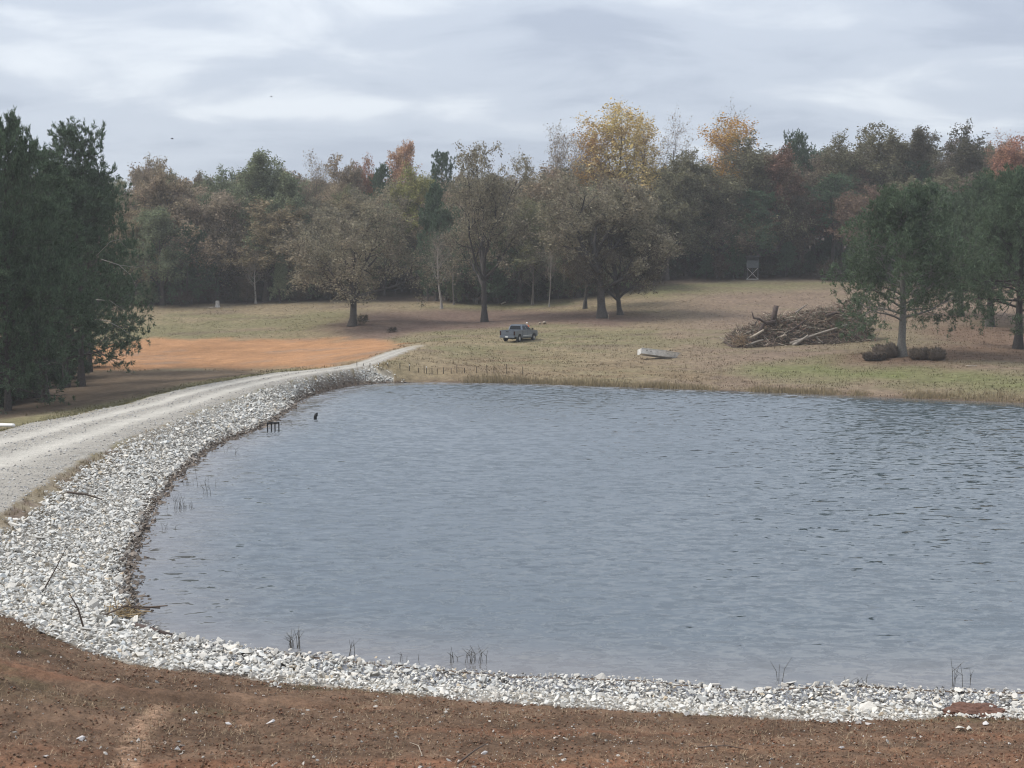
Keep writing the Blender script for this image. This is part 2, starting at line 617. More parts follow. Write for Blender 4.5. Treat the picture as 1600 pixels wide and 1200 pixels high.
def mat_water():
    m = Mat('pond_water')
    tc = m.n('ShaderNodeTexCoord')
    v = tc.outputs['Object']
    def slopes(scale, rot, detail, off):
        mp = m.n('ShaderNodeMapping')
        mp.inputs['Scale'].default_value, mp.inputs['Rotation'].default_value, mp.inputs['Location'].default_value = scale, (0, 0, R(rot)), off
        m.L.new(v, mp.inputs[0])
        t = m.n('ShaderNodeTexNoise')
        t.inputs['Scale'].default_value, t.inputs['Detail'].default_value, t.inputs['Roughness'].default_value = 1.0, detail, 0.55
        t.inputs['Distortion'].default_value = 0.7
        m.L.new(mp.outputs[0], t.inputs['Vector'])
        q = m.n('ShaderNodeVectorMath', operation='SUBTRACT')
        q.inputs[1].default_value = (0.5, 0.5, 0.5)
        m.L.new(t.outputs['Color'], q.inputs[0])
        return q.outputs[0]
    w3 = m.noise(0.07, 3, 0.55, v, mapping={'Scale': (0.6, 1.6, 1)})
    sh = m.n('ShaderNodeAttribute', attribute_name='Col')
    sp = m.n('ShaderNodeSeparateColor')
    m.L.new(sh.outputs['Color'], sp.inputs[0])
    depth, calm = sp.outputs[0], sp.outputs[1]
    amp = m.math('MULTIPLY', m.rng(w3, 0.35, 0.65, 0.75, 1.2), calm)
    # wave slopes, steeper along the wind (towards the viewer) than across it
    tot = None
    for o_, f in ((slopes((0.75, 1.45, 1), 9, 1.0, (2, 4, 0)), 1.5), (slopes((1.5, 2.9, 1), 5, 1.0, (0, 0, 0)), 3.0), (slopes((3.4, 6.4, 1), -5, 1.0, (5, 9, 0)), 0.9)):
        q = m.n('ShaderNodeVectorMath', operation='SCALE')
        q.inputs['Scale'].default_value = f
        m.L.new(o_, q.inputs[0])
        if tot is None:
            tot = q.outputs[0]
        else:
            add = m.n('ShaderNodeVectorMath', operation='ADD')
            m.L.new(tot, add.inputs[0])
            m.L.new(q.outputs[0], add.inputs[1])
            tot = add.outputs[0]
    sc_ = m.n('ShaderNodeVectorMath', operation='SCALE')
    m.L.new(tot, sc_.inputs[0])
    m.L.new(amp, sc_.inputs['Scale'])
    fl = m.n('ShaderNodeVectorMath', operation='MULTIPLY')
    fl.inputs[1].default_value = (0.55, 1.0, 0.0)
    m.L.new(sc_.outputs[0], fl.inputs[0])
    up = m.n('ShaderNodeVectorMath', operation='ADD')
    up.inputs[1].default_value = (0, 0, 1)
    # ripples driven by the wind: long flat backs, short steep faces towards the near shore
    ss = m.n('ShaderNodeSeparateXYZ')
    m.L.new(fl.outputs[0], ss.inputs[0])
    ny = m.math('ADD', m.math('MAXIMUM', m.math('MINIMUM', ss.outputs[1], 0.03), -0.45), m.math('MULTIPLY', calm, -0.12))
    ad2 = m.n('ShaderNodeCombineXYZ')
    m.L.new(ss.outputs[0], ad2.inputs[0])
    m.L.new(ny, ad2.inputs[1])
    m.L.new(ad2.outputs[0], up.inputs[0])
    nn = m.n('ShaderNodeVectorMath', operation='NORMALIZE')
    m.L.new(up.outputs[0], nn.inputs[0])
    m.L.new(nn.outputs[0], m.bsdf.inputs['Normal'])
    c = m.mix(depth, (0.115, 0.108, 0.104), (0.056, 0.073, 0.084))
    m.L.new(c, m.bsdf.inputs['Base Color'])
    m.bsdf.inputs['Roughness'].default_value = 0.09
    m.bsdf.inputs['IOR'].default_value = 2.3
    m.bsdf.inputs['Specular IOR Level'].default_value = 0.5
    return m.m


M_water = mat_water()

# ------------------------------------------------------------------ colours of the land
PAL = dict(tan=(0.200, 0.158, 0.098), hill=(0.170, 0.124, 0.092), olive=(0.138, 0.126, 0.066), green=(0.105, 0.120, 0.045), litter=(0.120, 0.080, 0.066),
           dirt=(0.110, 0.070, 0.046), dirtred=(0.140, 0.072, 0.043), toe=(0.096, 0.070, 0.048), clay=(0.300, 0.162, 0.082), road=(0.265, 0.246, 0.216), track=(0.425, 0.400, 0.355),
           bed=(0.33, 0.305, 0.265), mud=(0.10, 0.072, 0.052), straw=(0.140, 0.092, 0.066), wood=(0.060, 0.045, 0.036), bank=(0.168, 0.124, 0.078))
PAL = {k: np.array(v) for k, v in PAL.items()}


def px_poly(pts):
    return [tuple(hit(a, b)[:2]) for a, b in pts]


CLAY = px_poly([(30, 566), (140, 537), (230, 531), (330, 530), (420, 531), (520, 532), (585, 533), (622, 536), (606, 547), (575, 557), (535, 567), (500, 573), (430, 576), (330, 577), (250, 577), (130, 579), (20, 582)])
CLAY += [(-72, 138), (-80, 160)]
TOE = px_poly([(-60, 690), (0, 655), (110, 640), (180, 628), (250, 608), (330, 594), (420, 581), (400, 579), (300, 579), (150, 581), (30, 584)]) + [(-90, 130), (-100, 90), (-50, 66)]
LITTER = px_poly([(520, 528), (500, 516), (540, 497), (560, 484), (640, 482), (760, 484), (900, 487), (985, 492), (1010, 500), (960, 508), (870, 505), (800, 511), (720, 516), (650, 523), (590, 531)])
STRAW = px_poly([(1330, 566), (1345, 553), (1420, 548), (1480, 535), (1440, 527), (1440, 516), (1500, 508), (1640, 512), (1660, 570), (1560, 566), (1480, 572), (1400, 572)])
GREEN = px_poly([(1180, 575), (1230, 567), (1300, 560), (1340, 570), (1450, 576), (1600, 585), (1660, 600), (1600, 608), (1450, 604), (1330, 598), (1240, 590)])
HILLGREEN = px_poly([(990, 462), (1020, 446), (1180, 439), (1340, 439), (1340, 448), (1250, 452), (1120, 456), (1040, 466)])
BANKP = px_poly([(570, 580), (640, 566), (720, 556), (780, 548), (900, 552), (980, 562), (1060, 575), (1150, 590), (1080, 600), (900, 598), (760, 594), (600, 594)])


def mask(x, y, poly, soft, amp, sc_, seed):
    s = sdist(x, y, poly) + amp * fbm(x / sc_, y / sc_, seed, 4)
    return sstep(soft, -soft, s)[:, None]


SCRAPE = [tuple(hit(a, b)[:2]) for a, b in ((880, 1192), (1050, 1176), (1250, 1170), (1420, 1176))]
TYRE = [tuple(hit(a, b)[:2]) for a, b in ((190, 1199), (215, 1150), (250, 1105))]


def tyre_mask(x, y):
    return sstep(0.34, 0.20, line_dist(x, y, TYRE) + 0.08 * fbm(x / 0.4, y / 0.4, 88, 3))


def land_colour(x, y, z, sd, dl, dr, inr, inrip, t):
    n1 = fbm(x / 22, y / 12, 21, 4)[:, None]
    n2 = fbm(x / 4, y / 2.2, 31, 4)[:, None]
    n3 = fbm(x / 1.1, y / 0.8, 41, 3)[:, None]
    one = np.ones((len(x), 1))

    def mix(a, b, m):
        return a * (1 - m) + b * m
    right = sstep(5, 30, x - (y - 150) * 0.1)[:, None]
    c = mix(one * PAL['tan'], one * PAL['hill'], right * 0.9)
    c = mix(c, PAL['olive'], sstep(-0.1, 0.45, n1 + 0.6 * n2) * (0.8 - 0.35 * right))
    upper = sstep(166, 200, y)[:, None] * (1 - right)
    c = mix(c, PAL['tan'] * 0.88, upper * sstep(-0.2, 0.5, -n1))
    c = mix(c, PAL['green'], mask(x, y, HILLGREEN, 5, 3, 10, 61) * 0.55)
    c = mix(c, PAL['hill'] * 0.72, sstep(0.1, 0.6, fbm(x / 9, y / 3, 35, 4)[:, None]) * 0.6)
    c = mix(c, PAL['green'] * 1.12, mask(x, y, GREEN, 5, 4, 8, 62) * (0.75 + 0.2 * n2))
    c = mix(c, PAL['bank'], mask(x, y, BANKP, 3, 3, 6, 68) * sstep(-0.35, 0.25, n2) * 0.85)
    c = mix(c, PAL['litter'], mask(x, y, LITTER, 4, 5, 9, 63) * (0.85 + 0.15 * n2))
    c = mix(c, PAL['straw'], mask(x, y, STRAW, 3, 4, 7, 64) * sstep(-0.5, 0.2, n1 + n2 + 0.25) * 0.85)
    c = mix(c, mix(PAL['clay'] * (1 + 0.30 * n1 + 0.22 * n2), PAL['hill'] * 1.15, sstep(0.15, 0.6, fbm(x / 7, y / 2.5, 36, 4)[:, None]) * 0.6), mask(x, y, CLAY, 2.2, 4.5, 6, 65))
    c = mix(c, PAL['toe'] * (1.05 + 0.4 * n2), mask(x, y, TOE, 2.0, 2.0, 5, 66))
    gl = (sstep(7.5, 4.5, dl + 1.2 * n2[:, 0]) * (dl < dr) * ~inr * (y < 116) * (y > 20))[:, None]
    c = mix(c, PAL['olive'] * (0.78 + 0.25 * n3), gl * 0.95)
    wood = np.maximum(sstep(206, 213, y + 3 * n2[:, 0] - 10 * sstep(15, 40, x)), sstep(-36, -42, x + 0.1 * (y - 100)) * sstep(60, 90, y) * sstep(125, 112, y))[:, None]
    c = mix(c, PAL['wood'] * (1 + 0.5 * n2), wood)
    # near bank of raw soil
    dirt = sstep(40, 34, y)[:, None]
    dc = mix(one * PAL['dirt'], PAL['dirtred'], sstep(-0.15, 0.5, fbm(x / 5, y / 1.3, 51, 4)[:, None] + 0.10 * (24 - y[:, None])))
    dc = mix(dc, PAL['olive'] * 0.62, sstep(0.1, 0.5, fbm(x / 2.2, y / 1.0, 52, 4)[:, None]) * 0.55 * sstep(24, 28, y)[:, None])
    dc = dc * (1 + 0.32 * fbm(x / 1.8, y / 0.9, 57, 4)[:, None])
    dc = mix(dc, np.array((0.175, 0.100, 0.060)), sstep(0.55, 0.15, line_dist(x, y, SCRAPE)[:, None] + 0.3 * n3) * 0.55)
    tm = tyre_mask(x, y)[:, None]
    dc = mix(dc, np.array((0.23, 0.15, 0.10)) * (1 + 0.9 * np.sin(2 * np.pi * (y + 0.25 * x) / 0.16)[:, None] * 0.5), tm * 0.6)
    c = mix(c, dc * (1 + 0.22 * n3), dirt)
    # stones' bedding, muddy at the water
    bdm = (sstep(0.1, 0.7, line_dist(x, y, BAND) + 0.5 * n3[:, 0]) if len(x) else 0 * x)[:, None]
    c = mix(c, PAL['bed'] * (1 + 0.25 * n3), inrip[:, None] * bdm)
    ed = (inrip * sstep(1.5, 0.2, dr + 0.7 * n2[:, 0] - 0.25) * sstep(80, 60, y))[:, None]
    c = mix(c, mix(one * PAL['tan'], PAL['dirt'] * 1.1, sstep(-0.2, 0.3, n3)), ed * 0.8)
    wet = sstep(0.9, 0.1, sd)[:, None]
    c = mix(c, PAL['mud'] * (1 + 0.2 * n3), wet)
    # the road: two pale wheel tracks between loose gravel
    trk = np.maximum(np.exp(-((t - 0.33) / 0.10) ** 2), np.exp(-((t - 0.68) / 0.10) ** 2))[:, None]
    rc = mix(PAL['road'] * (1 + 0.10 * n3), PAL['track'] * (1 + 0.05 * n2), trk * 0.85)
    end = sstep(131, 143, y)[:, None]
    rc = mix(rc, PAL['tan'] * 1.15, end * 0.75)
    e = np.minimum(dl, dr)[:, None] + 0.45 * n3
    rm = inr[:, None] * sstep(-0.1, 0.35, e)
    c = mix(c, rc, rm)
    return np.clip(c, 0.01, 0.9)


# ------------------------------------------------------------------ the ground (one polar sheet, split into its kinds)
def build_land():
    a0 = 27.5
    az = np.concatenate([np.linspace(-180, -a0 - 3, 30)[:-1], np.linspace(-a0 - 3, -a0, 6)[:-1], np.linspace(-a0, a0, 540), np.linspace(a0, a0 + 3, 6)[1:], np.linspace(a0 + 3, 180, 30)[1:]])
    az = np.radians(az)
    rr = np.concatenate([[0.3, 2, 4, 6, 8, 10, 12, 14], np.geomspace(15.5, 33, 300)[:-1], np.geomspace(33, 400, 330)])
    A, RR = np.meshgrid(az, rr)
    x, y = (np.sin(A) * RR).ravel(), (np.cos(A) * RR).ravel()
    z, sd, dl, dr, inr, inrip, t = land(x, y, True)
    inrip = inrip & ~inr
    # rough relief of raw dirt, and ruts
    nd = sstep(38, 33, y) * sstep(0.2, 1.5, sd) * ~inrip
    ridge = np.exp(-((y - 27.6 - 0.04 * x - 0.5 * fbm(x / 3, y / 3, 76, 2)) / 0.35) ** 2) * sstep(-3, -5, x)
    z = z + nd * (0.06 * fbm(x / 0.55, y / 0.55, 71, 4) + 0.05 * fbm(x / 0.17, y / 0.17, 75, 3) + 0.12 * ridge)
    tr = tyre_mask(x, y)
    z = z + nd * tr * (0.022 * np.sin(2 * np.pi * (y + 0.25 * x) / 0.16) - 0.03)
    rough = sstep(100, 115, y) * sstep(1, 4, sd) * ~inr
    z = z + rough * 0.07 * fbm(x / 1.4, y / 1.4, 78, 3)
    bank = sstep(1.5, -1.5, sdist(x, y, BANKP)) * sstep(0.5, 3, sd) * ~inr
    z = z + bank * (0.16 * fbm(x / 5.5, y / 1.1, 79, 4) + 0.05 * fbm(x / 1.5, y / 0.5, 83, 3))
    z = z + (inrip & (sd > 0.2)) * (-0.06)
    c = land_colour(x, y, z, sd, dl, dr, inr, inrip, t)
    V = np.stack([x, y, z], 1)
    nr, na = RR.shape
    I = np.arange(nr * na).reshape(nr, na)
    F = np.stack([I[:-1, :-1], I[:-1, 1:], I[1:, 1:], I[1:, :-1]], -1).reshape(-1, 4)[:, ::-1]
    clay = sdist(x, y, CLAY) < 2.5
    zone = np.where(inr, 1, np.where(inrip, 2, np.where(clay, 3, 0)))
    fz = zone[F[:, 0]]
    objs = {}
    for k, (nm, mt) in enumerate((('ground', M_ground), ('gravel_road', M_road), ('riprap_bank', M_bed), ('clay_field', M_clay))):
        f = F[fz == k]
        u, inv = np.unique(f, return_inverse=True)
        o = link(nm, mesh_np(nm, V[u], inv.reshape(f.shape), c[u], True), mt)
        prop(o, kind='structure')
        objs[nm] = o
    return objs


LANDOBJ = build_land()
prop(LANDOBJ['ground'], 'grassy and bare earth ground around the pond')
prop(LANDOBJ['gravel_road'], 'pale gravel road running along the top of the dam')
prop(LANDOBJ['riprap_bank'], 'bank of white broken limestone between road and water')
prop(LANDOBJ['clay_field'], 'bare orange clay field beyond the dam')


def build_water():
    az = np.radians(np.linspace(-34, 60, 240))
    rr = np.geomspace(24, 150, 160)
    A, RR = np.meshgrid(az, rr)
    x, y = (np.sin(A) * RR).ravel(), (np.cos(A) * RR).ravel()
    sd = sdist(x, y, POND)
    depth = sstep(0.0, 5.0, -sd + 1.2 * fbm(x / 4, y / 4, 91, 3)) ** 0.6
    fet = sstep(5, 30, x) * sstep(60, 90, y)            # the far right bank shelters the water under it
    calm = 0.35 + 0.65 * sstep(0, 4, -sd)
    calm = calm * (1 - fet * (1 - (0.15 + 0.85 * sstep(1.0, 6.5, -sd + fbm(x / 6, y / 2, 92, 3) * 2))))
    keep = sd < 1.2
    I = np.arange(len(x)).reshape(RR.shape)
    F = np.stack([I[:-1, :-1], I[:-1, 1:], I[1:, 1:], I[1:, :-1]], -1).reshape(-1, 4)[:, ::-1]
    f = F[keep[F].any(1)]
    u, inv = np.unique(f, return_inverse=True)
    V = np.stack([x, y, np.zeros_like(x)], 1)[u]
    col = np.stack([depth, calm, 0 * calm], 1)[u]
    o = link('water', mesh_np('water', V, inv.reshape(f.shape), col, True), M_water)
    prop(o, 'grey-blue pond water with small wind ripples', kind='structure')


build_water()


# ------------------------------------------------------------------ stones
def hull_variants(n, npts, seed, squash):
    out = []
    r = random.Random(seed)
    for k in range(n):
        bm = bmesh.new()
        for i in range(npts):
            v = Vector((r.gauss(0, 1), r.gauss(0, 1), r.gauss(0, 1))).normalized() * r.uniform(0.8, 1.1)
            bm.verts.new((v.x * squash[0] * r.uniform(.85, 1.1), v.y * squash[1], v.z * squash[2]))
        res = bmesh.ops.convex_hull(bm, input=bm.verts)
        bmesh.ops.delete(bm, geom=[e for e in res['geom_interior'] if isinstance(e, bmesh.types.BMVert)], context='VERTS')
        bmesh.ops.triangulate(bm, faces=bm.faces)
        bm.verts.index_update()
        out.append((np.array([v.co[:] for v in bm.verts]), np.array([[v.index for v in f.verts] for f in bm.faces])))
        bm.free()
    return out


def rot_mats(n, rng, tilt):
    a = rng.uniform(0, 2 * np.pi, n)
    b = rng.normal(0, tilt, n)
    c = rng.normal(0, tilt, n)
    ca, sa, cb, sb, cc, s_ = np.cos(a), np.sin(a), np.cos(b), np.sin(b), np.cos(c), np.sin(c)
    Z, O = np.zeros(n), np.ones(n)
    Rz = np.stack([ca, -sa, Z, sa, ca, Z, Z, Z, O], 1).reshape(n, 3, 3)
    Rx = np.stack([O, Z, Z, Z, cb, -sb, Z, sb, cb], 1).reshape(n, 3, 3)
    Ry = np.stack([cc, Z, s_, Z, O, Z, -s_, Z, cc], 1).reshape(n, 3, 3)
    return Rx @ Ry @ Rz


def scatter_mesh(name, variants, P, size, Rm, col, mat, parent=None, smooth=False):
    vs_, fs, cs, base = [], [], [], 0
    which = np.arange(len(P)) % len(variants)
    for k, (V, F) in enumerate(variants):
        idx = np.where(which == k)[0]
        if len(idx) == 0:
            continue
        W = np.einsum('nij,vj->nvi', Rm[idx], V) * size[idx][:, None, None] + P[idx][:, None, :]
        nv = len(V)
        ff = F[None] + (np.arange(len(idx)) * nv)[:, None, None] + base
        vs_.append(W.reshape(-1, 3))
        fs.append(ff.reshape(-1, 3))
        cs.append(np.repeat(col[idx], nv, 0))
        base += nv * len(idx)
    return link(name, mesh_np(name, np.concatenate(vs_), np.concatenate(fs), np.concatenate(cs), smooth), mat, parent)


STONES = hull_variants(12, 10, 5, (1.05, 0.70, 0.44))


def stone_cols(n, rng, wet):
    v = rng.uniform(0.42, 0.61, n)
    dark = rng.random(n)
    v = np.where(dark < 0.07, rng.uniform(0.26, 0.40, n), v)
    tint = rng.normal(0, 0.02, n)
    c = np.stack([v * (1.02 + tint), v * 0.985, v * (0.905 - tint)], 1)
    tan = rng.random(n) < 0.03
    c[tan] *= np.array((0.85, 0.74, 0.60))
    w = np.clip(wet, 0, 1)[:, None]
    return c * (1 - w) + w * np.array((0.13, 0.105, 0.085)) * rng.uniform(0.6, 1.5, (n, 1))


def build_riprap():
    rng = np.random.default_rng(3)
    g = 0.130
    xs, ys = np.meshgrid(np.arange(-30, 24, g), np.arange(25.5, 121, g))
    x = xs.ravel() + rng.uniform(-.45, .45, xs.size) * g
    y = ys.ravel() + rng.uniform(-.45, .45, xs.size) * g
    k = (np.abs(x) < 0.43 * y + 2) & (sdist(x, y, RIP) < 0.3)
    x, y = x[k], y[k]
    k = sdist(x, y, RIP) < 0.05 + 0.75 * fbm(x / 1.1, y / 1.1, 55, 4) * (y < 36)
    x, y = x[k], y[k]
    z, sd, dl, dr, inr, inrip, t = land(x, y, True)
    edge = fbm(x / 0.8, y / 0.8, 5, 3)
    bd = line_dist(x, y, BAND)
    keep = (~inr) & (sd > -0.55) & (dr > (0.5 + 0.6 * edge) * sstep(70, 50, y)) & (rng.random(len(x)) < 0.5 + 2.2 * bd)
    keep &= ~((fbm(x / 1.5, y / 1.5, 15, 3) > 0.50) & (dr < 3) & (y < 60))
    keep &= rng.random(len(x)) < np.where(y > 75, 0.66, np.where(y > 55, 0.85, 1.0))
    x, y, z, sd, dr, bd = x[keep], y[keep], z[keep], sd[keep], dr[keep], bd[keep]
    n = len(x)
    nearband = sstep(-8, 0, x) * sstep(36, 33, y)
    s = (0.079 * np.exp(rng.normal(0, 0.42, n))) * (1 - 0.28 * nearband)
    s = np.clip(s, 0.045, 0.26) * np.where(y > 75, 1.3, np.where(y > 55, 1.12, 1.0))
    s *= np.where(np.minimum(bd, dr) < 0.5, 0.75, 1)
    P = np.stack([x, y, z + s * 0.12 + rng.uniform(-.02, .06, n)], 1)
    Rm = rot_mats(n, rng, 0.42)
    wet = sstep(0.42, 0.02, sd + 0.12 * rng.normal(0, 1, n)) * np.where(y > 36, 1.0, 0.25)
    col = stone_cols(n, rng, wet)
    m2 = np.where((rng.random(n) < 0.85) & (y < 70))[0]
    s2 = np.clip(0.040 * np.exp(rng.normal(0, 0.3, len(m2))), 0.02, 0.07)
    P2 = P[m2] + np.stack([rng.normal(0, .09, len(m2)), rng.normal(0, .09, len(m2)), rng.uniform(-.03, .05, len(m2))], 1)
    P2[:, 2] = land(P2[:, 0], P2[:, 1]) + s2 * 0.3
    scatter = (P2, s2, rot_mats(len(m2), rng, 0.5), stone_cols(len(m2), rng, wet[m2]))
    o = scatter_mesh('small_stones', STONES[:5], *scatter, M_stone_mass, LANDOBJ['riprap_bank'])
    prop(o, kind='stuff')
    app = s / np.hypot(x, y)
    vis = np.abs(x) < 0.398 * y
    order = np.argsort(-np.where(vis, app, 0))
    single, rest = order[:300], order[300:]
    bank = LANDOBJ['riprap_bank']
    o = scatter_mesh('stones', STONES, P[rest], s[rest], Rm[rest], col[rest], M_stone_mass, bank)
    prop(o, kind='stuff')
    meshes = []
    for V, F in STONES:
        meshes.append(mesh_np('stone', V, F))
        meshes[-1].materials.append(M_stone_one)
    for j, i in enumerate(single):
        so = bpy.data.objects.new('stone', meshes[j % len(meshes)])
        COL.objects.link(so)
        so.parent = bank
        M = Matrix([list(map(float, r)) for r in Rm[i]]).to_4x4()
        so.matrix_basis = Matrix.Translation(P[i].tolist()) @ M @ Matrix.Scale(float(s[i]), 4)
        so.color = (*col[i].tolist(), 1)
    return meshes


STONE_MESHES = build_riprap()
OCTA = [(np.array([(1, 0, 0), (-1, 0, 0), (0, .8, 0), (0, -.8, 0), (0, 0, .6), (0, 0, -.6)], float),
         np.array([(0, 2, 4), (2, 1, 4), (1, 3, 4), (3, 0, 4), (2, 0, 5), (1, 2, 5), (3, 1, 5), (0, 3, 5)]))]


def blades(name, P, h, w, lean, col, rng, mat=None, parent=None, n=3, flat=False):
    """tufts of n thin triangles"""
    N_ = len(P)
    P3 = np.repeat(P, n, 0)
    a = rng.uniform(0, 2 * np.pi, N_ * n)
    hh = np.repeat(h, n) * rng.uniform(0.6, 1.15, N_ * n)
    ww = np.repeat(w, n)
    le = np.abs(rng.normal(0, lean, N_ * n))
    off = np.stack([rng.normal(0, 1, N_ * n) * ww * 2, rng.normal(0, 1, N_ * n) * ww * 2, 0 * a], 1)
    base = P3 + off
    side = np.stack([-np.sin(a), np.cos(a), 0 * a], 1) * ww[:, None] * 0.5
    tip = base + np.stack([np.cos(a) * np.sin(le), np.sin(a) * np.sin(le), np.cos(le)], 1) * hh[:, None]
    V = np.stack([base - side, base + side, tip], 1).reshape(-1, 3)
    F = np.arange(len(V)).reshape(-1, 3)
    c = np.repeat(np.repeat(col, n, 0) * rng.uniform(0.7, 1.3, (N_ * n, 1)), 3, 0)
    return link(name, mesh_np(name, V, F, c), mat or M_blade, parent)


def build_ground_cover():
    rng = np.random.default_rng(9)
    # short pasture grass on the far bank, the hill and beside the road
    r = 100 * np.exp(rng.uniform(0, np.log(2.1), 70000))
    a = rng.uniform(-0.42, 0.42, len(r))
    x, y = np.sin(a) * r, np.cos(a) * r
    z, sd, dl, dr, inr, inrip, t = land(x, y, True)
    ok = (~inr) & (~inrip) & (sd > 0.4) & (sdist(x, y, CLAY) > 0.6) & (sdist(x, y, TOE) > 0) & (y < 208 + 12 * sstep(10, 40, x))
    ok &= fbm(x / 3, y / 2, 81, 3) > -0.25
    x, y, z, sd, dl, dr, inr, inrip, t = [q[ok] for q in (x, y, z, sd, dl, dr, inr, inrip, t)]
    c = land_colour(x, y, z, sd, dl, dr, inr, inrip, t)
    lit = sdist(x, y, LITTER) < 0
    o = blades('pasture_grass', np.stack([x, y, z - 0.02], 1), np.where(lit, 0.06, rng.uniform(0.07, 0.22, len(x))), rng.uniform(0.05, 0.12, len(x)), 0.6, c * 1.12 * (1 + 0.45 * fbm(x / 1.5, y / 0.9, 84, 3))[:, None], rng, n=2)
    prop(o, 'short dry pasture grass on the far banks and hill', 'grass', kind='stuff')
    # grass strip behind the dam road, and tufts on the road's pond-side shoulder
    x, y = rng.uniform(-45, -17, 16000), rng.uniform(40, 116, 16000)
    z, sd, dl, dr, inr, inrip, t = land(x, y, True)
    ok = (~inr) & (dl < dr) & (dl < 7 + 2 * fbm(x / 3, y / 3, 4, 3))
    c1 = PAL['olive'] * 0.95
    P = np.stack([x, y, z], 1)[ok]
    ok2 = inrip & (dr < 1.5) & (fbm(x / 1.3, y / 1.3, 44, 3) > 0.1) & (y < 66)
    P2 = np.stack([x, y, z - 0.03], 1)[ok2]
    x3, y3 = rng.uniform(-21, -15, 5000), rng.uniform(31, 62, 5000)
    z3, sd3, dl3, dr3, inr3, inrip3, t3 = land(x3, y3, True)
    ok3 = inrip3 & (dr3 < 1.3) & (fbm(x3 / 1.1, y3 / 1.1, 45, 3) > -0.1)
    P3 = np.stack([x3, y3, z3 - 0.03], 1)[ok3]
    PP = np.concatenate([P, P2, P3])
    cc = np.concatenate([np.tile(c1, (len(P), 1)), np.tile(PAL['tan'] * 0.9, (len(P2) + len(P3), 1))])
    o = blades('verge_grass', PP, rng.uniform(0.08, 0.24, len(PP)), np.full(len(PP), 0.025), 0.5, cc, rng, n=4)
    prop(o, 'olive and straw coloured grass along both road edges', 'grass', kind='stuff')
    n = 30000
    y = 40 + 76 * rng.random(n) ** 1.4
    x = rng.uniform(-31, -15, n)
    z, sd, dl, dr, inr, inrip, t = land(x, y, True)
    trk = np.maximum(np.exp(-((t - 0.33) / 0.10) ** 2), np.exp(-((t - 0.68) / 0.10) ** 2))
    ok = inr & (rng.random(n) > trk * 1.1)
    x, y, z, n = x[ok], y[ok], z[ok], int(ok.sum())
    s = np.clip(0.028 * np.exp(rng.normal(0, 0.5, n)), 0.012, 0.09)
    o = scatter_mesh('loose_gravel', OCTA, np.stack([x, y, z + s * 0.2], 1), s, rot_mats(n, rng, 0.4), rng.uniform(0.2, 0.52, (n, 1)) * np.array((1, .97, .92)), M_stone_mass)
    prop(o, 'loose grey gravel along the middle and edges of the road', 'gravel', kind='stuff')
    # tall dry reeds along the far waterline
    pts = []
    for q in range(6500):
        px = rng.uniform(600, 1640)
        pts.append(px)
    px = np.array(pts)
    line = np.array([(600, 598), (800, 599), (1000, 606), (1300, 617), (1600, 630), (1700, 634)])
    py = np.interp(px, line[:, 0], line[:, 1])
    B = np.array([at_z(p, q, 0) for p, q in zip(px, py)])
    off = np.abs(rng.normal(0.5, 0.8, len(px)))
    x, y = B[:, 0] + rng.normal(0, .3, len(px)), B[:, 1] + off
    dens = fbm(px / 40, 0 * px, 12, 3)
    keep = (dens > np.where(px < 760, 0.1, -0.30)) & (off < 3)
    keep &= ~((px > 1480) & (rng.random(len(px)) < 0.6))
    x, y, px, dens = x[keep], y[keep], px[keep], dens[keep]
    z = land(x, y)
    h = rng.uniform(0.2, 0.65, len(x)) * (0.5 + 0.7 * np.clip(dens + 0.35, 0, 1))
    mixc = rng.random((len(x), 1))
    c = PAL['tan'] * 1.5 * mixc + np.array((0.24, 0.195, 0.12)) * (1 - mixc)
    o = blades('shore_reeds', np.stack([x, y, z - 0.03], 1), h, np.full(len(x), 0.035), 0.12, c, rng, n=4)
    prop(o, 'tall dry straw and olive reeds along the far waterline', 'reeds', kind='stuff')
    # raw soil of the near bank: clods, chips, straw
    n = 34000
    x, y = rng.uniform(-13, 13, n), rng.uniform(19.5, 31.5, n)
    z, sd, dl, dr, inr, inrip, t = land(x, y, True)
    ok = (~inrip) & (~inr) & (fbm(x / 0.9, y / 0.7, 96, 3) > rng.uniform(-0.9, 0.5, n))
    x, y, z = x[ok], y[ok], z[ok]
    n = len(x)
    s = 0.016 * np.exp(rng.normal(0.1, 0.55, n))
    s = np.clip(s, 0.008, 0.045)
    c = np.tile(PAL['dirt'], (n, 1)) * rng.uniform(0.9, 1.7, (n, 1))
    red = rng.random(n) < 0.4
    c[red] = PAL['dirtred'] * rng.uniform(0.8, 1.4, (red.sum(), 1))
    o = scatter_mesh('soil_clods', OCTA, np.stack([x, y, z + 0.02 + s * 0.2 + 0.04 * fbm(x / .55, y / .55, 71, 4)], 1), s, rot_mats(n, rng, 0.5), c, M_stone_mass)
    prop(o, 'crumbly red-brown soil clods on the near bank', 'soil', kind='stuff')
    n = 6500
    x, y = rng.uniform(-13, 13, n), rng.uniform(19.5, 31.5, n)
    z, sd, dl, dr, inr, inrip, t = land(x, y, True)
    w = (~inrip) & (~inr) & (fbm(x / 1.6, y / 1.2, 97, 3) > rng.uniform(-0.6, 0.6, n))
    x, y, z = x[w], y[w], z[w]
    n = len(x)
    s = np.clip(0.016 * np.exp(rng.normal(0, 0.65, n)), 0.008, 0.06)
    v = rng.uniform(0.2, 0.5, (n, 1))
    o = scatter_mesh('pebbles', STONES[:4], np.stack([x, y, z + 0.05 * fbm(x / .55, y / .55, 71, 4) + s * 0.25], 1), s, rot_mats(n, rng, 0.4), v * np.array((1, 0.93, 0.84)), M_stone_mass)
    prop(o, 'small pale pebbles scattered over the near soil', 'pebbles', kind='stuff')
    n = 17000
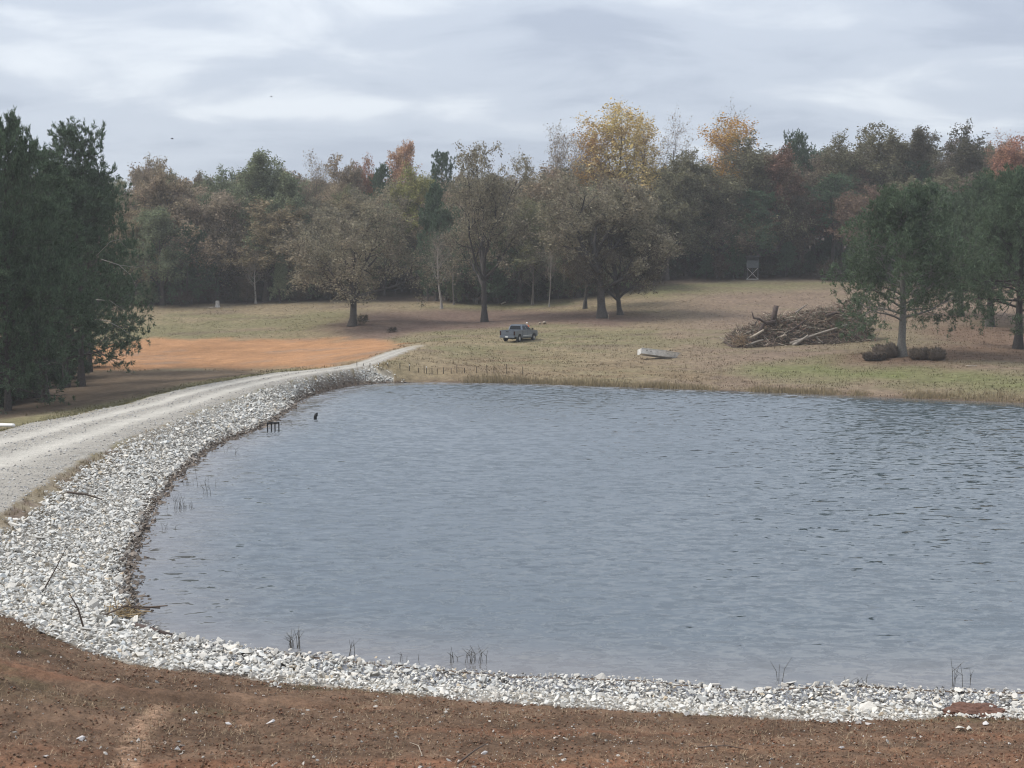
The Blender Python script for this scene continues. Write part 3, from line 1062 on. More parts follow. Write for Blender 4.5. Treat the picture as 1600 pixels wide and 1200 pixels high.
    x, y = rng.uniform(-13, 13, n), rng.uniform(19.5, 31.5, n)
    z, sd, dl, dr, inr, inrip, t = land(x, y, True)
    w = (~inrip) & (~inr) & (fbm(x / 1.2, y / 1.0, 98, 3) + 0.05 * (y - 25) > rng.uniform(-0.5, 0.7, n))
    P = np.stack([x, y, z + 0.01], 1)[w]
    o = blades('dead_straw', P, rng.uniform(0.05, 0.16, len(P)), np.full(len(P), 0.013), 1.6, np.tile(np.array((0.29, 0.22, 0.145)), (len(P), 1)), rng, n=3)
    prop(o, 'bits of dead straw lying on the near soil', 'straw', kind='stuff')


build_ground_cover()


# ------------------------------------------------------------------ trees
def _norm(v):
    return v / (np.linalg.norm(v) + 1e-9)


def _perp(d, az):
    a = np.cross(d, (0, 0, 1.0) if abs(d[2]) < 0.9 else (1.0, 0, 0))
    a = _norm(a)
    b = np.cross(d, a)
    return a * math.cos(az) + b * math.sin(az)


def grow(seed, P):
    rng = np.random.default_rng(seed)
    tubes, twigs = [], []

    def branch(p, d, L, r, lev):
        n = P['seg'][lev]
        pts, rad, ds = [p], [r], [d]
        for i in range(n):
            d = _norm(d + rng.normal(0, P['wig'][lev], 3) + np.array((0, 0, P['trop'][lev])))
            p = p + d * (L / n)
            pts.append(p)
            ds.append(d)
            rad.append(max(0.008, r * (1 - P['taper'][lev] * (i + 1) / n)))
        tubes.append((pts, rad, P['sides'][lev]))
        if lev == P['max']:
            twigs.append(pts)
            return
        kids = P['kids'][lev]
        kids = max(2, int(round(kids * rng.uniform(0.85, 1.15))))
        az0 = rng.uniform(0, 6.28)
        for k in range(kids):
            t = P['t0'][lev] + (1 - P['t0'][lev]) * (k + rng.uniform(0.1, 0.9)) / kids
            f = t * n
            i = min(int(f), n - 1)
            q = pts[i] + (pts[i + 1] - pts[i]) * (f - i)
            rr = rad[i] + (rad[i + 1] - rad[i]) * (f - i)
            dd = ds[i + 1]
            ang = P['ang'][lev](t) * rng.uniform(0.8, 1.2)
            cd = _norm(dd * math.cos(ang) + _perp(dd, az0 + k * 2.4 + rng.uniform(-.4, .4)) * math.sin(ang))
            branch(q, cd, P['len'][lev](t, L) * rng.uniform(0.75, 1.2), min(rr * 0.75, P['rad'][lev](rr)), lev + 1)
    branch(np.zeros(3), np.array((0.0, 0, 1.0)), P['L'], P['r'], 0)
    return tubes, twigs, rng


def tubes_mesh(tubes, flare=0.0):
    V, F, b = [], [], 0
    for ti, (pts, rad, n) in enumerate(tubes):
        pts = np.array(pts)
        d = np.gradient(pts, axis=0)
        d /= np.linalg.norm(d, axis=1)[:, None] + 1e-9
        ref = np.where(np.abs(d[:, 2:3]) < 0.9, np.array([[0, 0, 1.0]]), np.array([[1.0, 0, 0]]))
        a = np.cross(d, ref)
        a /= np.linalg.norm(a, axis=1)[:, None] + 1e-9
        bb = np.cross(d, a)
        th = np.linspace(0, 2 * np.pi, n, endpoint=False)
        rad = np.array(rad)
        if ti == 0 and flare:
            h = pts[:, 2]
            rad = rad * (1 + flare * np.exp(-h / 0.5))
        ring = pts[:, None] + (a[:, None] * np.cos(th)[None, :, None] + bb[:, None] * np.sin(th)[None, :, None]) * rad[:, None, None]
        V.append(ring.reshape(-1, 3))
        m = len(pts)
        I = np.arange(m * n).reshape(m, n) + b
        F.append(np.stack([I[:-1], np.roll(I[:-1], -1, 1), np.roll(I[1:], -1, 1), I[1:]], -1).reshape(-1, 4))
        b += m * n
    return np.concatenate(V), np.concatenate(F)


def leaf_mesh(C, size, rng, aspect=0.62):
    n = len(C)
    a = rng.normal(0, 1, (n, 3))
    a /= np.linalg.norm(a, axis=1)[:, None]
    b = np.cross(a, rng.normal(0, 1, (n, 3)))
    b /= np.linalg.norm(b, axis=1)[:, None]
    s = size[:, None]
    V = np.stack([C - a * s, C + b * s * aspect, C + a * s, C - b * s * aspect], 1).reshape(-1, 3)
    return V, np.arange(n * 4).reshape(-1, 4)


def tuft_mesh(C, D, size, rng, n=7, width=0.095):
    m = len(C)
    C2 = np.repeat(C, n, 0)
    d = np.repeat(D, n, 0) * 0.75 + rng.normal(0, 0.62, (m * n, 3))
    d /= np.linalg.norm(d, axis=1)[:, None]
    s = np.repeat(size, n) * rng.uniform(0.7, 1.15, m * n)
    side = np.cross(d, rng.normal(0, 1, (m * n, 3)))
    side /= np.linalg.norm(side, axis=1)[:, None]
    w = (s * width)[:, None]
    V = np.stack([C2 - side * w, C2 + side * w, C2 + d * s[:, None] + side * w * 0.5, C2 + d * s[:, None] - side * w * 0.5], 1).reshape(-1, 3)
    return V, np.arange(m * n * 4).reshape(-1, 4)


def along(twigs, n, rng, lo=0.15):
    """n random points on the twigs, with the twig's direction"""
    A = np.array([t[:4] if len(t) >= 4 else (t + [t[-1]] * (4 - len(t))) for t in twigs])
    k = rng.integers(0, len(A), n)
    t = rng.uniform(lo, 1, n) * 3
    i = np.minimum(t.astype(int), 2)
    f = (t - i)[:, None]
    p = A[k, i] * (1 - f) + A[k, i + 1] * f
    d = A[k, 3] - A[k, 0]
    d /= np.linalg.norm(d, axis=1)[:, None] + 1e-9
    return p, d


PROTO = {}


def make_proto(name, seed, P, nleaf, lsize, spread, kind='leaf', flare=0.6, dead=None):
    if kind == 'leaf':
        nleaf, lsize = int(nleaf * 1.7), lsize * 0.74
    else:
        nleaf, lsize = int(nleaf * 1.75), lsize * 0.86
    tubes, twigs, rng = grow(seed, P)
    tv, tf = tubes_mesh(tubes, flare)
    p, d = along(twigs, nleaf, rng, 0.15 if kind == 'leaf' else 0.5)
    if kind == 'leaf':
        p = p + rng.normal(0, spread, p.shape)
        lv, lf = leaf_mesh(p, lsize * np.exp(rng.normal(0, 0.3, nleaf)), rng)
    else:
        p = p + rng.normal(0, spread, p.shape)
        d = d + np.array((0, 0, 0.45))
        lv, lf = tuft_mesh(p, d, lsize * rng.uniform(0.7, 1.25, nleaf), rng)
    ok = lv[:, 2].reshape(-1, 4).min(1) > 0.15
    lf = lf[ok]
    u, inv = np.unique(lf, return_inverse=True)
    lv, lf = lv[u], inv.reshape(lf.shape)
    top = np.percentile(lv[:, 2], 99.7)
    wid = np.percentile(np.hypot(lv[:, 0], lv[:, 1]), 96) * 2
    tm = mesh_np('trunk', tv, tf, smooth=True)
    cm = mesh_np('crown', lv, lf)
    tm.materials.append(M_bark)
    cm.materials.append(M_leaf if kind == 'leaf' else M_needle)
    PROTO[name] = (tm, cm, top, wid)


c_ = lambda v: (lambda *a: v)
OAK = dict(L=9.0, r=0.42, max=4, seg=[7, 6, 5, 4, 3], wig=[.05, .16, .2, .24, .3], trop=[.02, .10, .05, .02, 0], taper=[.35, .7, .75, .8, .7], sides=[10, 7, 5, 4, 3],
           kids=[8, 6, 4, 4, 0], t0=[.32, .3, .25, .2], ang=[lambda t: R(78 - 48 * t), c_(R(46)), c_(R(46)), c_(R(48))],
           len=[lambda t, L: 8.4 - 1.2 * abs(t - .6), lambda t, L: L * (0.62 - .25 * t), lambda t, L: L * .55, lambda t, L: L * .6],
           rad=[lambda r: r * .62, lambda r: r * .6, lambda r: r * .6, lambda r: r * .6])
TALL = dict(L=19.0, r=0.36, max=3, seg=[9, 6, 5, 3], wig=[.04, .13, .2, .3], trop=[.02, .09, .05, .02], taper=[.85, .75, .75, .7], sides=[8, 5, 4, 3],
            kids=[15, 6, 6, 0], t0=[.30, .25, .15], ang=[lambda t: R(70 - 42 * t), c_(R(45)), c_(R(48))],
            len=[lambda t, L: 6.4 - 1.9 * t, lambda t, L: L * (.62 - .2 * t), lambda t, L: L * .6],
            rad=[lambda r: r * .5, lambda r: r * .55, lambda r: r * .55])
EDGE = dict(TALL, L=15.0, t0=[.12, .25, .15], kids=[18, 6, 6, 0], len=[lambda t, L: 6.8 - 4.2 * t, lambda t, L: L * (.62 - .2 * t), lambda t, L: L * .6])
PINE = dict(L=21.0, r=0.30, max=3, seg=[9, 5, 4, 3], wig=[.03, .12, .18, .25], trop=[.02, .05, .08, .12], taper=[.85, .8, .75, .6], sides=[8, 4, 3, 3],
            kids=[34, 8, 4, 0], t0=[.26, .25, .2], ang=[lambda t: R(88 - 38 * t), c_(R(48)), c_(R(42))],
            len=[lambda t, L: 4.9 * max(0, 1 - ((t - .3) / .72) ** 2) ** .55 + .8, lambda t, L: L * (.5 - .2 * t), lambda t, L: L * .55 + .1],
            rad=[lambda r: r * .34, lambda r: r * .5, lambda r: r * .6])
BROAD = dict(PINE, L=14.0, r=0.42, taper=[.7, .8, .75, .6], kids=[40, 9, 5, 0], t0=[.25, .2, .2], ang=[lambda t: R(97 - 53 * t), c_(R(46)), c_(R(42))],
             len=[lambda t, L: 7.6 * (1 - t) ** .55 + 1.4, lambda t, L: L * (.48 - .2 * t), lambda t, L: L * .5 + .1], trop=[.02, .03, .05, .10])
BUSH = dict(L=2.2, r=0.07, max=2, seg=[4, 4, 3], wig=[.1, .2, .25], trop=[.03, .06, .04], taper=[.6, .7, .7], sides=[5, 3, 3], kids=[12, 7, 0], t0=[.02, .2],
            ang=[lambda t: R(60 - 30 * t), c_(R(45))], len=[lambda t, L: 2.4 - .6 * t, lambda t, L: L * .5], rad=[lambda r: r * .6, lambda r: r * .6])
CEDAR = dict(PINE, L=8.5, r=0.16, kids=[34, 7, 4, 0], t0=[.04, .2, .2], ang=[lambda t: R(70 - 30 * t), c_(R(40)), c_(R(40))],
             len=[lambda t, L: 2.6 * (1 - t) ** .8 + .5, lambda t, L: L * (.5 - .2 * t), lambda t, L: L * .5 + .1])
make_proto('oak_a', 11, OAK, 18000, 0.155, 0.25)
make_proto('oak_b', 12, dict(OAK, L=11.0, kids=[9, 6, 4, 4, 0]), 18000, 0.15, 0.24)
make_proto('oak_c', 13, dict(OAK, L=8.0, t0=[.22, .3, .25, .2], kids=[10, 6, 4, 4, 0]), 19000, 0.15, 0.25)
make_proto('tall_a', 21, TALL, 12000, 0.185, 0.27)
make_proto('tall_b', 22, dict(TALL, L=21.0, t0=[.4, .25, .15]), 12000, 0.185, 0.27)
make_proto('tall_c', 23, dict(TALL, L=17.0, kids=[13, 6, 6, 0]), 12500, 0.18, 0.26)
make_proto('edge_a', 31, EDGE, 12500, 0.165, 0.27)
make_proto('edge_b', 32, dict(EDGE, L=13.0), 12500, 0.16, 0.27)
make_proto('thin_a', 41, dict(TALL, L=20.0, t0=[.4, .2, .1], kids=[14, 7, 7, 0]), 3000, 0.15, 0.30)
make_proto('thin_b', 42, dict(TALL, L=18.0, t0=[.35, .2, .1], kids=[13, 7, 7, 0]), 1500, 0.12, 0.25)
make_proto('gold_a', 43, dict(TALL, L=21.0, t0=[.34, .2, .1], kids=[16, 7, 6, 0], ang=[lambda t: R(52 - 30 * t), c_(R(38)), c_(R(45))]), 5600, 0.16, 0.25)
make_proto('pine_a', 51, PINE, 3800, 0.40, 0.10, 'needle')
make_proto('pine_b', 52, dict(PINE, L=18.0, t0=[.62, .3, .2], kids=[22, 8, 5, 0], ang=[lambda t: R(100 - 78 * (t - .6) / .4), c_(R(46)), c_(R(42))], len=[lambda t, L: 4.3 - .8 * (t - .6) / .4, PINE['len'][1], PINE['len'][2]]), 2600, 0.38, 0.10, 'needle')
make_proto('pine_c', 53, dict(PINE, L=17.0, t0=[.10, .25, .2], kids=[38, 8, 4, 0], len=[lambda t, L: 6.2 * max(0, 1 - ((t - .1) / .92) ** 2) ** .6 + .9, PINE['len'][1], PINE['len'][2]]), 4600, 0.40, 0.10, 'needle')
make_proto('broad_a', 54, BROAD, 7600, 0.36, 0.16, 'needle')
make_proto('cedar', 56, CEDAR, 2600, 0.34, 0.10, 'needle')
make_proto('bush_a', 61, BUSH, 1500, 0.13, 0.20, flare=0)
make_proto('bush_b', 62, dict(BUSH, L=3.0), 1300, 0.12, 0.22, flare=0)

BARK = (0.085, 0.072, 0.064)
TREES = []


def tree(name, proto, x, y, height, width, leaf, label, cat='tree', group=None, bark=BARK, rz=None, zoff=-0.1):
    tm, cm, h0, w0 = PROTO[proto]
    o = empty(name, (x, y, gz(x, y) + zoff), random.uniform(0, 6.28) if rz is None else rz)
    s = height / h0
    o.scale = (width / w0, width / w0, s)
    prop(o, label, cat, group)
    t = bpy.data.objects.new('trunk', tm)
    c = bpy.data.objects.new('crown', cm)
    for k in (t, c):
        COL.objects.link(k)
        k.parent = o
    t.color = (*bark, 1)
    c.color = (*leaf, 1)
    TREES.append((x, y))
    return o


def tree_px(name, proto, px, Y, top, wpx, leaf, label, base=None, **kw):
    """a tree whose trunk stands on the sight line px at depth Y and whose top is seen at row top"""
    d = ray(px, 500)
    x = d[0] / d[1] * Y
    z0 = gz(x, Y)
    h = at(px, top, Y)[2] - z0
    return tree(name, proto, x, Y, h, wpx / FPX * Y, leaf, label, **kw)


BROWN, PINKB, OLIVE, GREYB = (0.250, 0.203, 0.132), (0.285, 0.222, 0.158), (0.185, 0.205, 0.125), (0.245, 0.214, 0.155)
ORANGE, GOLD, YGREEN, PINEG = (0.44, 0.265, 0.175), (0.54, 0.395, 0.180), (0.27, 0.255, 0.105), (0.088, 0.122, 0.074)
DARKO, RUST, CEDG, FADED = (0.168, 0.154, 0.100), (0.34, 0.180, 0.125), (0.094, 0.126, 0.076), (0.31, 0.25, 0.19)
# the single oaks in the field
tree_px('oak_tree', 'oak_b', 757, 185, 230, 178, GREYB, 'tall lone oak with dark forked trunk left of and behind the parked truck', rz=0.4, bark=(0.05, 0.043, 0.04))
tree_px('oak_tree', 'oak_c', 550, 178, 284, 275, GREYB, 'wide low grey-brown oak with short crooked trunk above the orange clay field', rz=2.0, bark=(0.06, 0.052, 0.047))
tree_px('oak_tree', 'oak_a', 941, 180, 262, 222, GREYB, 'broad grey-brown oak, thickest of the four trunks at the foot of the hill', rz=1.1, bark=(0.065, 0.057, 0.052))
tree_px('oak_tree', 'oak_c', 969, 184, 300, 180, (0.14, 0.115, 0.085), 'oak with the slim trunk just right of the thickest trunk on the slope', rz=4.1, bark=(0.065, 0.057, 0.052))
tree_px('oak_tree', 'oak_b', 914, 195, 300, 110, GREYB, 'oak with the short thin trunk just left of the thickest trunk on the slope', rz=5.1, bark=(0.06, 0.055, 0.05))
# tall pines by the dam on the left
PIN = [('pine_a', -45, 98, 205, 220, 'dark pine partly outside the left edge beside the dam'), ('pine_c', 8, 100, 178, 200, 'tall sparse-topped dark pine at the left edge of the wood by the dam'),
       ('pine_b', 124, 122, 190, 128, 'dark pine with a rounded airy top standing highest left of the field'), ('pine_c', 100, 122, 262, 255, 'dark pine whose lowest limbs droop over the orange clay field'),
       ('pine_a', 55, 110, 235, 190, 'dark full pine just left of the round-topped pine'), ('pine_c', 138, 138, 266, 180, 'shorter dark pine right of the round-topped pine'),
       ('pine_a', 68, 104, 300, 190, 'low dark pine at the front of the pine group by the dam'), ('pine_c', 8, 99, 330, 190, 'lowest dark pine in front at the left edge by the dam')]
for pr, px, Y, top, w, lb in PIN:
    tree_px('pine_tree', pr, px, Y, top, w, PINEG, lb, group='dark pines beside the dam', bark=(0.07, 0.06, 0.055))
M_dead = simple('bleached_dead_wood', (0.30, 0.28, 0.25), .9, 0, .25, 4)


def dead_limb(pine, pts, r):
    inv = pine.matrix_basis.inverted()
    W = [inv @ Vector(at(a, b, Y).tolist()) for a, b, Y in pts]
    k = 1 / pine.scale.x
    MB().tube(W, [.62 * r * k * (1 - .75 * i / (len(W) - 1)) for i in range(len(W))], 5).build('dead_limb', M_dead, pine, True)


DP = [o for o in bpy.data.objects if o.get('label') == 'dark pine whose lowest limbs droop over the orange clay field'][0]
dead_limb(DP, [(150, 400, 114), (172, 378, 112), (186, 374, 111), (198, 388, 111)], .05)
dead_limb(DP, [(158, 405, 114), (186, 414, 112), (214, 418, 111), (232, 413, 111)], .05)
dead_limb(DP, [(186, 414, 112), (204, 430, 111), (212, 446, 111), (216, 456, 111)], .035)
dead_limb(DP, [(150, 468, 114), (172, 470, 112), (196, 486, 111)], .05)
dead_limb(DP, [(146, 498, 114), (168, 502, 112), (188, 512, 111), (210, 528, 111)], .06)
# pines on the right bank
tree_px('pine_tree', 'broad_a', 1410, 124, 287, 226, CEDG, 'broad green pine with pale grey trunk between the hay bales', rz=0.6, bark=(0.17, 0.16, 0.145), group='pines on the right bank')
tree_px('pine_tree', 'broad_a', 1592, 132, 262, 215, CEDG, 'dark thick-trunked pine at the right edge of the bank', rz=2.6, bark=(0.05, 0.045, 0.042), group='pines on the right bank')
tree_px('pine_tree', 'broad_a', 1547, 160, 272, 190, CEDG, 'pine with slim grey trunk behind the thick-trunked pine', rz=4.4, bark=(0.10, 0.09, 0.085), group='pines on the right bank')
tree_px('pine_tree', 'broad_a', 1500, 172, 300, 170, CEDG, 'green pine farther back between the broad pine and the slim-trunked pine', rz=1.4, group='pines on the right bank')
tree_px('pine_tree', 'broad_a', 1690, 150, 268, 200, CEDG, 'pine mostly outside the right edge of the picture', rz=3.3, group='pines on the right bank')

# trees of the woods that stand out
HERO = [('tall_a', 232, 232, 246, 62, PINKB, 'brown tree topping the woods just right of the round-topped pine'),
        ('tall_c', 262, 245, 250, 60, BROWN, 'dark brown rounded tree on the far left skyline'),
        ('edge_a', 285, 212, 272, 110, PINKB, 'pinkish-brown tree at the woods edge above the grey stump'),
        ('edge_b', 335, 214, 300, 100, FADED, 'pale tan thin-leaved tree right of the pinkish-brown one'),
        ('tall_b', 405, 222, 240, 100, OLIVE, 'tall greyish-green tree with rounded top above the left field'),
        ('edge_a', 440, 215, 262, 90, OLIVE, 'lower greyish-green tree against the tall greyish-green tree'),
        ('tall_a', 350, 240, 262, 80, OLIVE, 'green-tinged tree left of the tall greyish-green one'),
        ('thin_a', 488, 240, 238, 56, PINKB, 'thin pinkish tree showing sky through its top on the left skyline'),
        ('tall_c', 532, 246, 244, 62, PINKB, 'pinkish-brown tree on the skyline above the low oak'),
        ('tall_a', 568, 248, 246, 50, RUST, 'rust brown tree left of the small dark pine on the skyline'),
        ('tall_b', 622, 250, 222, 56, ORANGE, 'tall orange tree with two pointed tops on the left skyline'),
        ('tall_a', 655, 228, 262, 86, YGREEN, 'yellow-green tree below the tall orange tree'),
        ('thin_b', 812, 235, 232, 60, FADED, 'bare pale tree right behind the tall lone oak'),
        ('thin_a', 866, 244, 194, 62, FADED, 'bare airy pale tree left of the golden trees'),
        ('tall_c', 852, 222, 262, 110, PINKB, 'reddish-brown tree behind the broad oak'),
        ('thin_a', 897, 246, 206, 60, PINKB, 'reddish thin tree at the left foot of the golden crown'),
        ('gold_a', 962, 240, 160, 104, GOLD, 'tallest golden yellow tree on the skyline'),
        ('gold_a', 1000, 246, 176, 70, GOLD, 'golden tree leaning against the right of the tallest one'),
        ('gold_a', 925, 243, 190, 76, (0.42, 0.25, 0.10), 'golden-orange tree on the left of the tallest one'),
        ('thin_b', 1056, 248, 170, 72, FADED, 'bare rounded tree between the golden trees'),
        ('gold_a', 1135, 239, 182, 100, (0.46, 0.26, 0.085), 'bright amber tree right of the bare rounded tree'),
        ('thin_b', 1138, 250, 158, 70, GREYB, 'bare grey tree rising behind the bright amber one'),
        ('tall_a', 1160, 232, 216, 110, DARKO, 'dark dense oak on the skyline above the hunting stand'),
        ('tall_c', 1080, 230, 236, 100, DARKO, 'dark brownish oak under the bright amber tree'),
        ('edge_a', 1040, 222, 262, 100, DARKO, 'dark tree at the woods edge right of the broad oak'),
        ('edge_b', 1120, 226, 280, 110, DARKO, 'dark tree at the woods edge left of the hunting stand'),
        ('pine_b', 1240, 244, 204, 46, CEDG, 'small green pine poking above the dark right skyline'),
        ('edge_a', 1232, 230, 232, 90, (0.19, 0.115, 0.085), 'reddish-brown tree right above the hunting stand'),
        ('tall_a', 1300, 238, 212, 84, DARKO, 'dark oak on the skyline right of the small green pine'),
        ('tall_c', 1368, 240, 195, 96, DARKO, 'highest dark oak on the right skyline'),
        ('tall_b', 1430, 240, 203, 80, (0.115, 0.10, 0.07), 'dark oak right of the highest one on the right skyline'),
        ('tall_a', 1498, 240, 198, 92, (0.105, 0.095, 0.068), 'dark oak on the skyline above the slim-trunked pine'),
        ('thin_a', 1558, 242, 206, 66, RUST, 'thin reddish tree on the skyline near the right edge'),
        ('tall_c', 1588, 226, 214, 90, RUST, 'rust red tree at the right edge of the skyline'),
        ('pine_b', 597, 238, 256, 44, PINEG, 'small dark pine on the skyline left of the orange tree'),
        ('pine_a', 686, 240, 236, 52, PINEG, 'tall dark pine on the skyline left of the lone oak'),
        ('cedar', 682, 212, 285, 56, PINEG, 'dark cone-shaped evergreen in front of the yellow-green tree')]
for pr, px, Y, top, w, col, lb in HERO:
    tree_px('evergreen_tree' if pr in ('pine_a', 'pine_b', 'cedar') else 'forest_tree', pr, px, Y, top, w * 1.22, col, lb, bark=(0.12, 0.10, 0.09) if 'thin' in pr else BARK)

# the mass of the woods, row behind row
SKY = np.array([(-200, 235), (0, 240), (180, 262), (220, 258), (300, 268), (400, 262), (480, 262), (560, 268), (620, 266), (700, 266), (780, 262), (840, 266), (900, 250), (1000, 252), (1060, 250), (1140, 246), (1200, 230), (1300, 222), (1400, 216), (1500, 214), (1600, 222), (1800, 225)])
rw = random.Random(17)
DEPTH = ['at the front', 'in the second rank', 'in the middle', 'near the back', 'at the very back']
MARKS = [(200, 'behind the dam pines'), (300, 'just right of the dam pines'), (380, 'above the grey stump'), (470, 'behind the tall greyish-green tree'), (560, 'behind the low oak on its left'), (640, 'behind the low oak on its right'), (720, 'left of the lone oak'), (800, 'behind the lone oak'), (880, 'between lone oak and broad oak'), (960, 'behind the broad oak'), (1050, 'right of the broad oak'), (1140, 'left of the hunting stand'), (1220, 'behind the hunting stand'), (1310, 'right of the hunting stand'), (1400, 'behind the brush pile'), (1490, 'behind the pale-trunked pine'), (1570, 'behind the slim-trunked pine'), (9999, 'at the right edge')]


def spot(px):
    return next(t for m, t in MARKS if px < m)


ROWS = [(214, 42, 46), (226, 40, 30), (240, 38, 14), (256, 38, 4), (275, 42, 2)]
for ri, (Y0, stp, drop) in enumerate(ROWS):
    px = -140.0
    while px < 1720:
        px += stp * rw.uniform(0.75, 1.3)
        Y = Y0 + rw.uniform(-5, 5)
        if px > 990:
            Y += 12
        elif ri == 0 and 575 < px < 700:
            Y += 20
        if px < 200 and ri > 2:
            continue
        top = float(np.interp(px, SKY[:, 0], SKY[:, 1])) + drop * rw.uniform(0.6, 1.5) + rw.uniform(0, 14)
        right = px > 1010
        if rw.random() < (0.12 if not right else 0.08):
            pr, col, nm = rw.choice(['pine_a', 'pine_b', 'pine_c']), PINEG, 'evergreen_tree'
            lb = 'dark evergreen ' + DEPTH[ri] + ' of the woods ' + spot(px)
            gp = 'evergreens in the woods'
        else:
            pr = rw.choice(['edge_a', 'edge_b', 'tall_c']) if ri == 0 else rw.choice(['tall_a', 'tall_b', 'tall_c', 'edge_a'])
            if right:
                col, cw = rw.choice([(DARKO, 'dark olive-grey'), (DARKO, 'dark olive-grey'), ((0.165, 0.135, 0.10), 'dull brown'), ((0.21, 0.145, 0.11), 'dim reddish-brown')])
            else:
                col, cw = rw.choice([(BROWN, 'brown'), (GREYB, 'grey-brown'), (PINKB, 'pinkish-brown'), (OLIVE, 'greenish-grey'), ((0.225, 0.215, 0.125), 'olive-tan'), ((0.26, 0.21, 0.155), 'tan')])
            nm, gp = 'forest_tree', 'trees of the dense woods'
            lb = cw + ' tree ' + DEPTH[ri] + ' of the woods ' + spot(px)
        k = rw.uniform(0.8, 1.2)
        tree_px(nm, pr, px, Y, top, rw.uniform(82, 122) * 215 / Y, tuple(v * k for v in col), lb, group=gp)
DEEP = ['at the front of the woods', 'inside the woods', 'deep in the woods', 'far in the woods', 'at the back of the woods']
# undergrowth and dark saplings along the edge of the woods
for ri, (Y0, stp) in enumerate([(209, 26), (216, 30), (228, 34), (246, 40), (264, 46)]):
    px = -60.0
    while px < 1680:
        px += stp * rw.uniform(0.7, 1.4)
        right = px > 990
        Y = Y0 + rw.uniform(-2, 4) + (14 if right else 0) + (20 if 570 < px < 690 else 0)
        d = ray(px, 500)
        x = d[0] / d[1] * Y
        if rw.random() < 0.45:
            tree('evergreen_sapling', 'cedar', x, Y, rw.uniform(4, 8.5), rw.uniform(3, 4.6), PINEG if right or rw.random() < .6 else OLIVE, 'low dark evergreen ' + DEEP[ri] + ' ' + spot(px), 'sapling', 'undergrowth at the woods edge')
        else:
            tree('shrub', rw.choice(['bush_a', 'bush_b']), x, Y, rw.uniform(2.5, 5), rw.uniform(4, 6), rw.choice([(0.07, 0.055, 0.042), (0.10, 0.078, 0.06), (0.06, 0.06, 0.04)]), 'brown leafy shrub ' + DEEP[ri] + ' ' + spot(px), 'shrub', 'undergrowth at the woods edge')
# pale bare saplings between the lone oak and the low oak
SAPL = ['bare sapling with pale trunk, %s of the row left of the lone oak' % w for w in ('leftmost', 'second', 'third', 'fourth', 'fifth', 'sixth', 'rightmost')] + ['bare sapling with pale trunk just right of the lone oak', 'stout pale sapling between lone oak and broad oak', 'slim pale sapling midway between lone oak and broad oak', 'thin pale trunk under the tall greyish-green tree', 'fainter pale trunk right of the one under the greyish-green tree']
for i, (px, Y, top) in enumerate([(668, 212, 366), (690, 201, 352), (697, 213, 350), (709, 206, 372), (722, 214, 360), (729, 218, 380), (744, 208, 368), (771, 211, 366), (858, 203, 352), (832, 206, 380), (400, 209, 384), (416, 213, 372)]):
    tree_px('bare_sapling', 'thin_b', px, Y, top, 26 + 9 * (i * 7 % 4), FADED, SAPL[i], cat='sapling', group='bare saplings at the woods edge', bark=(0.28, 0.255, 0.225) if i in (1, 8, 10) else (0.15, 0.13, 0.115))
rw2 = random.Random(4)
for i in range(16):
    px = -70 + 13 * i + rw2.uniform(-5, 5)
    Y = 104 + max(0, px) * 0.25 + rw2.uniform(-2, 12)
    d = ray(px, 500)
    tree('evergreen_sapling', 'cedar', d[0] / d[1] * Y, Y, rw2.uniform(3, 6), rw2.uniform(3.2, 5), PINEG, 'dark young evergreen in the shade under the dam pines ' + ('outside the left edge' if px < 0 else 'at the left edge' if px < 50 else 'in the middle of the group' if px < 95 else 'next to the clay field'), 'sapling', 'young evergreens under the dam pines')
# bushes at the foot of the dam pines and on the litter slope
for px, py, h, w, col, lb in [(128, 572, 2.2, 2.6, PINEG, 'small dark shrub where the pine group meets the clay field'), (95, 598, 2.6, 3.6, (0.05, 0.06, 0.04), 'dark shrub under the drooping pine limbs'),
                              (50, 606, 3.0, 4.5, (0.05, 0.055, 0.04), 'dark shrub under the pines left of the drooping limbs'), (10, 622, 3.0, 4.5, (0.045, 0.05, 0.04), 'dark shrub at the left edge under the pines'),
                              (566, 508, 1.6, 2.2, (0.10, 0.09, 0.06), 'small brown bush at the foot of the low oak'), (613, 519, 0.8, 1.6, (0.06, 0.05, 0.04), 'low dark bush on the leaf litter right of the low oak')]:
    p = hit(px, py)
    tree('shrub', 'bush_a', p[0], p[1], h, w, col, lb, 'shrub')

# ------------------------------------------------------------------ pickup truck
M_paint = simple('grey_paint', (0.175, 0.20, 0.235), 0.28, 0.35, 0.03, 2, spec=0.6)
M_glass = simple('dark_glass', (0.010, 0.012, 0.015), 0.12, 0, 0.1, 2, spec=0.3)
M_black = simple('black_trim', (0.02, 0.02, 0.021), 0.6, 0, 0.2, 9)
M_rubber = simple('tyre_rubber', (0.018, 0.018, 0.018), 0.85, 0, 0.2, 9)
M_alloy = simple('alloy_rim', (0.62, 0.63, 0.64), 0.3, 0.8, 0.05, 5)
M_tail = simple('smoked_tail_light', (0.035, 0.008, 0.008), 0.15, 0, 0.1, 5)
M_lamp = simple('headlight_lens', (0.75, 0.78, 0.8), 0.1, 0, 0.05, 5)
M_plate = simple('number_plate', (0.7, 0.7, 0.68), 0.5, 0, 0.05, 5)


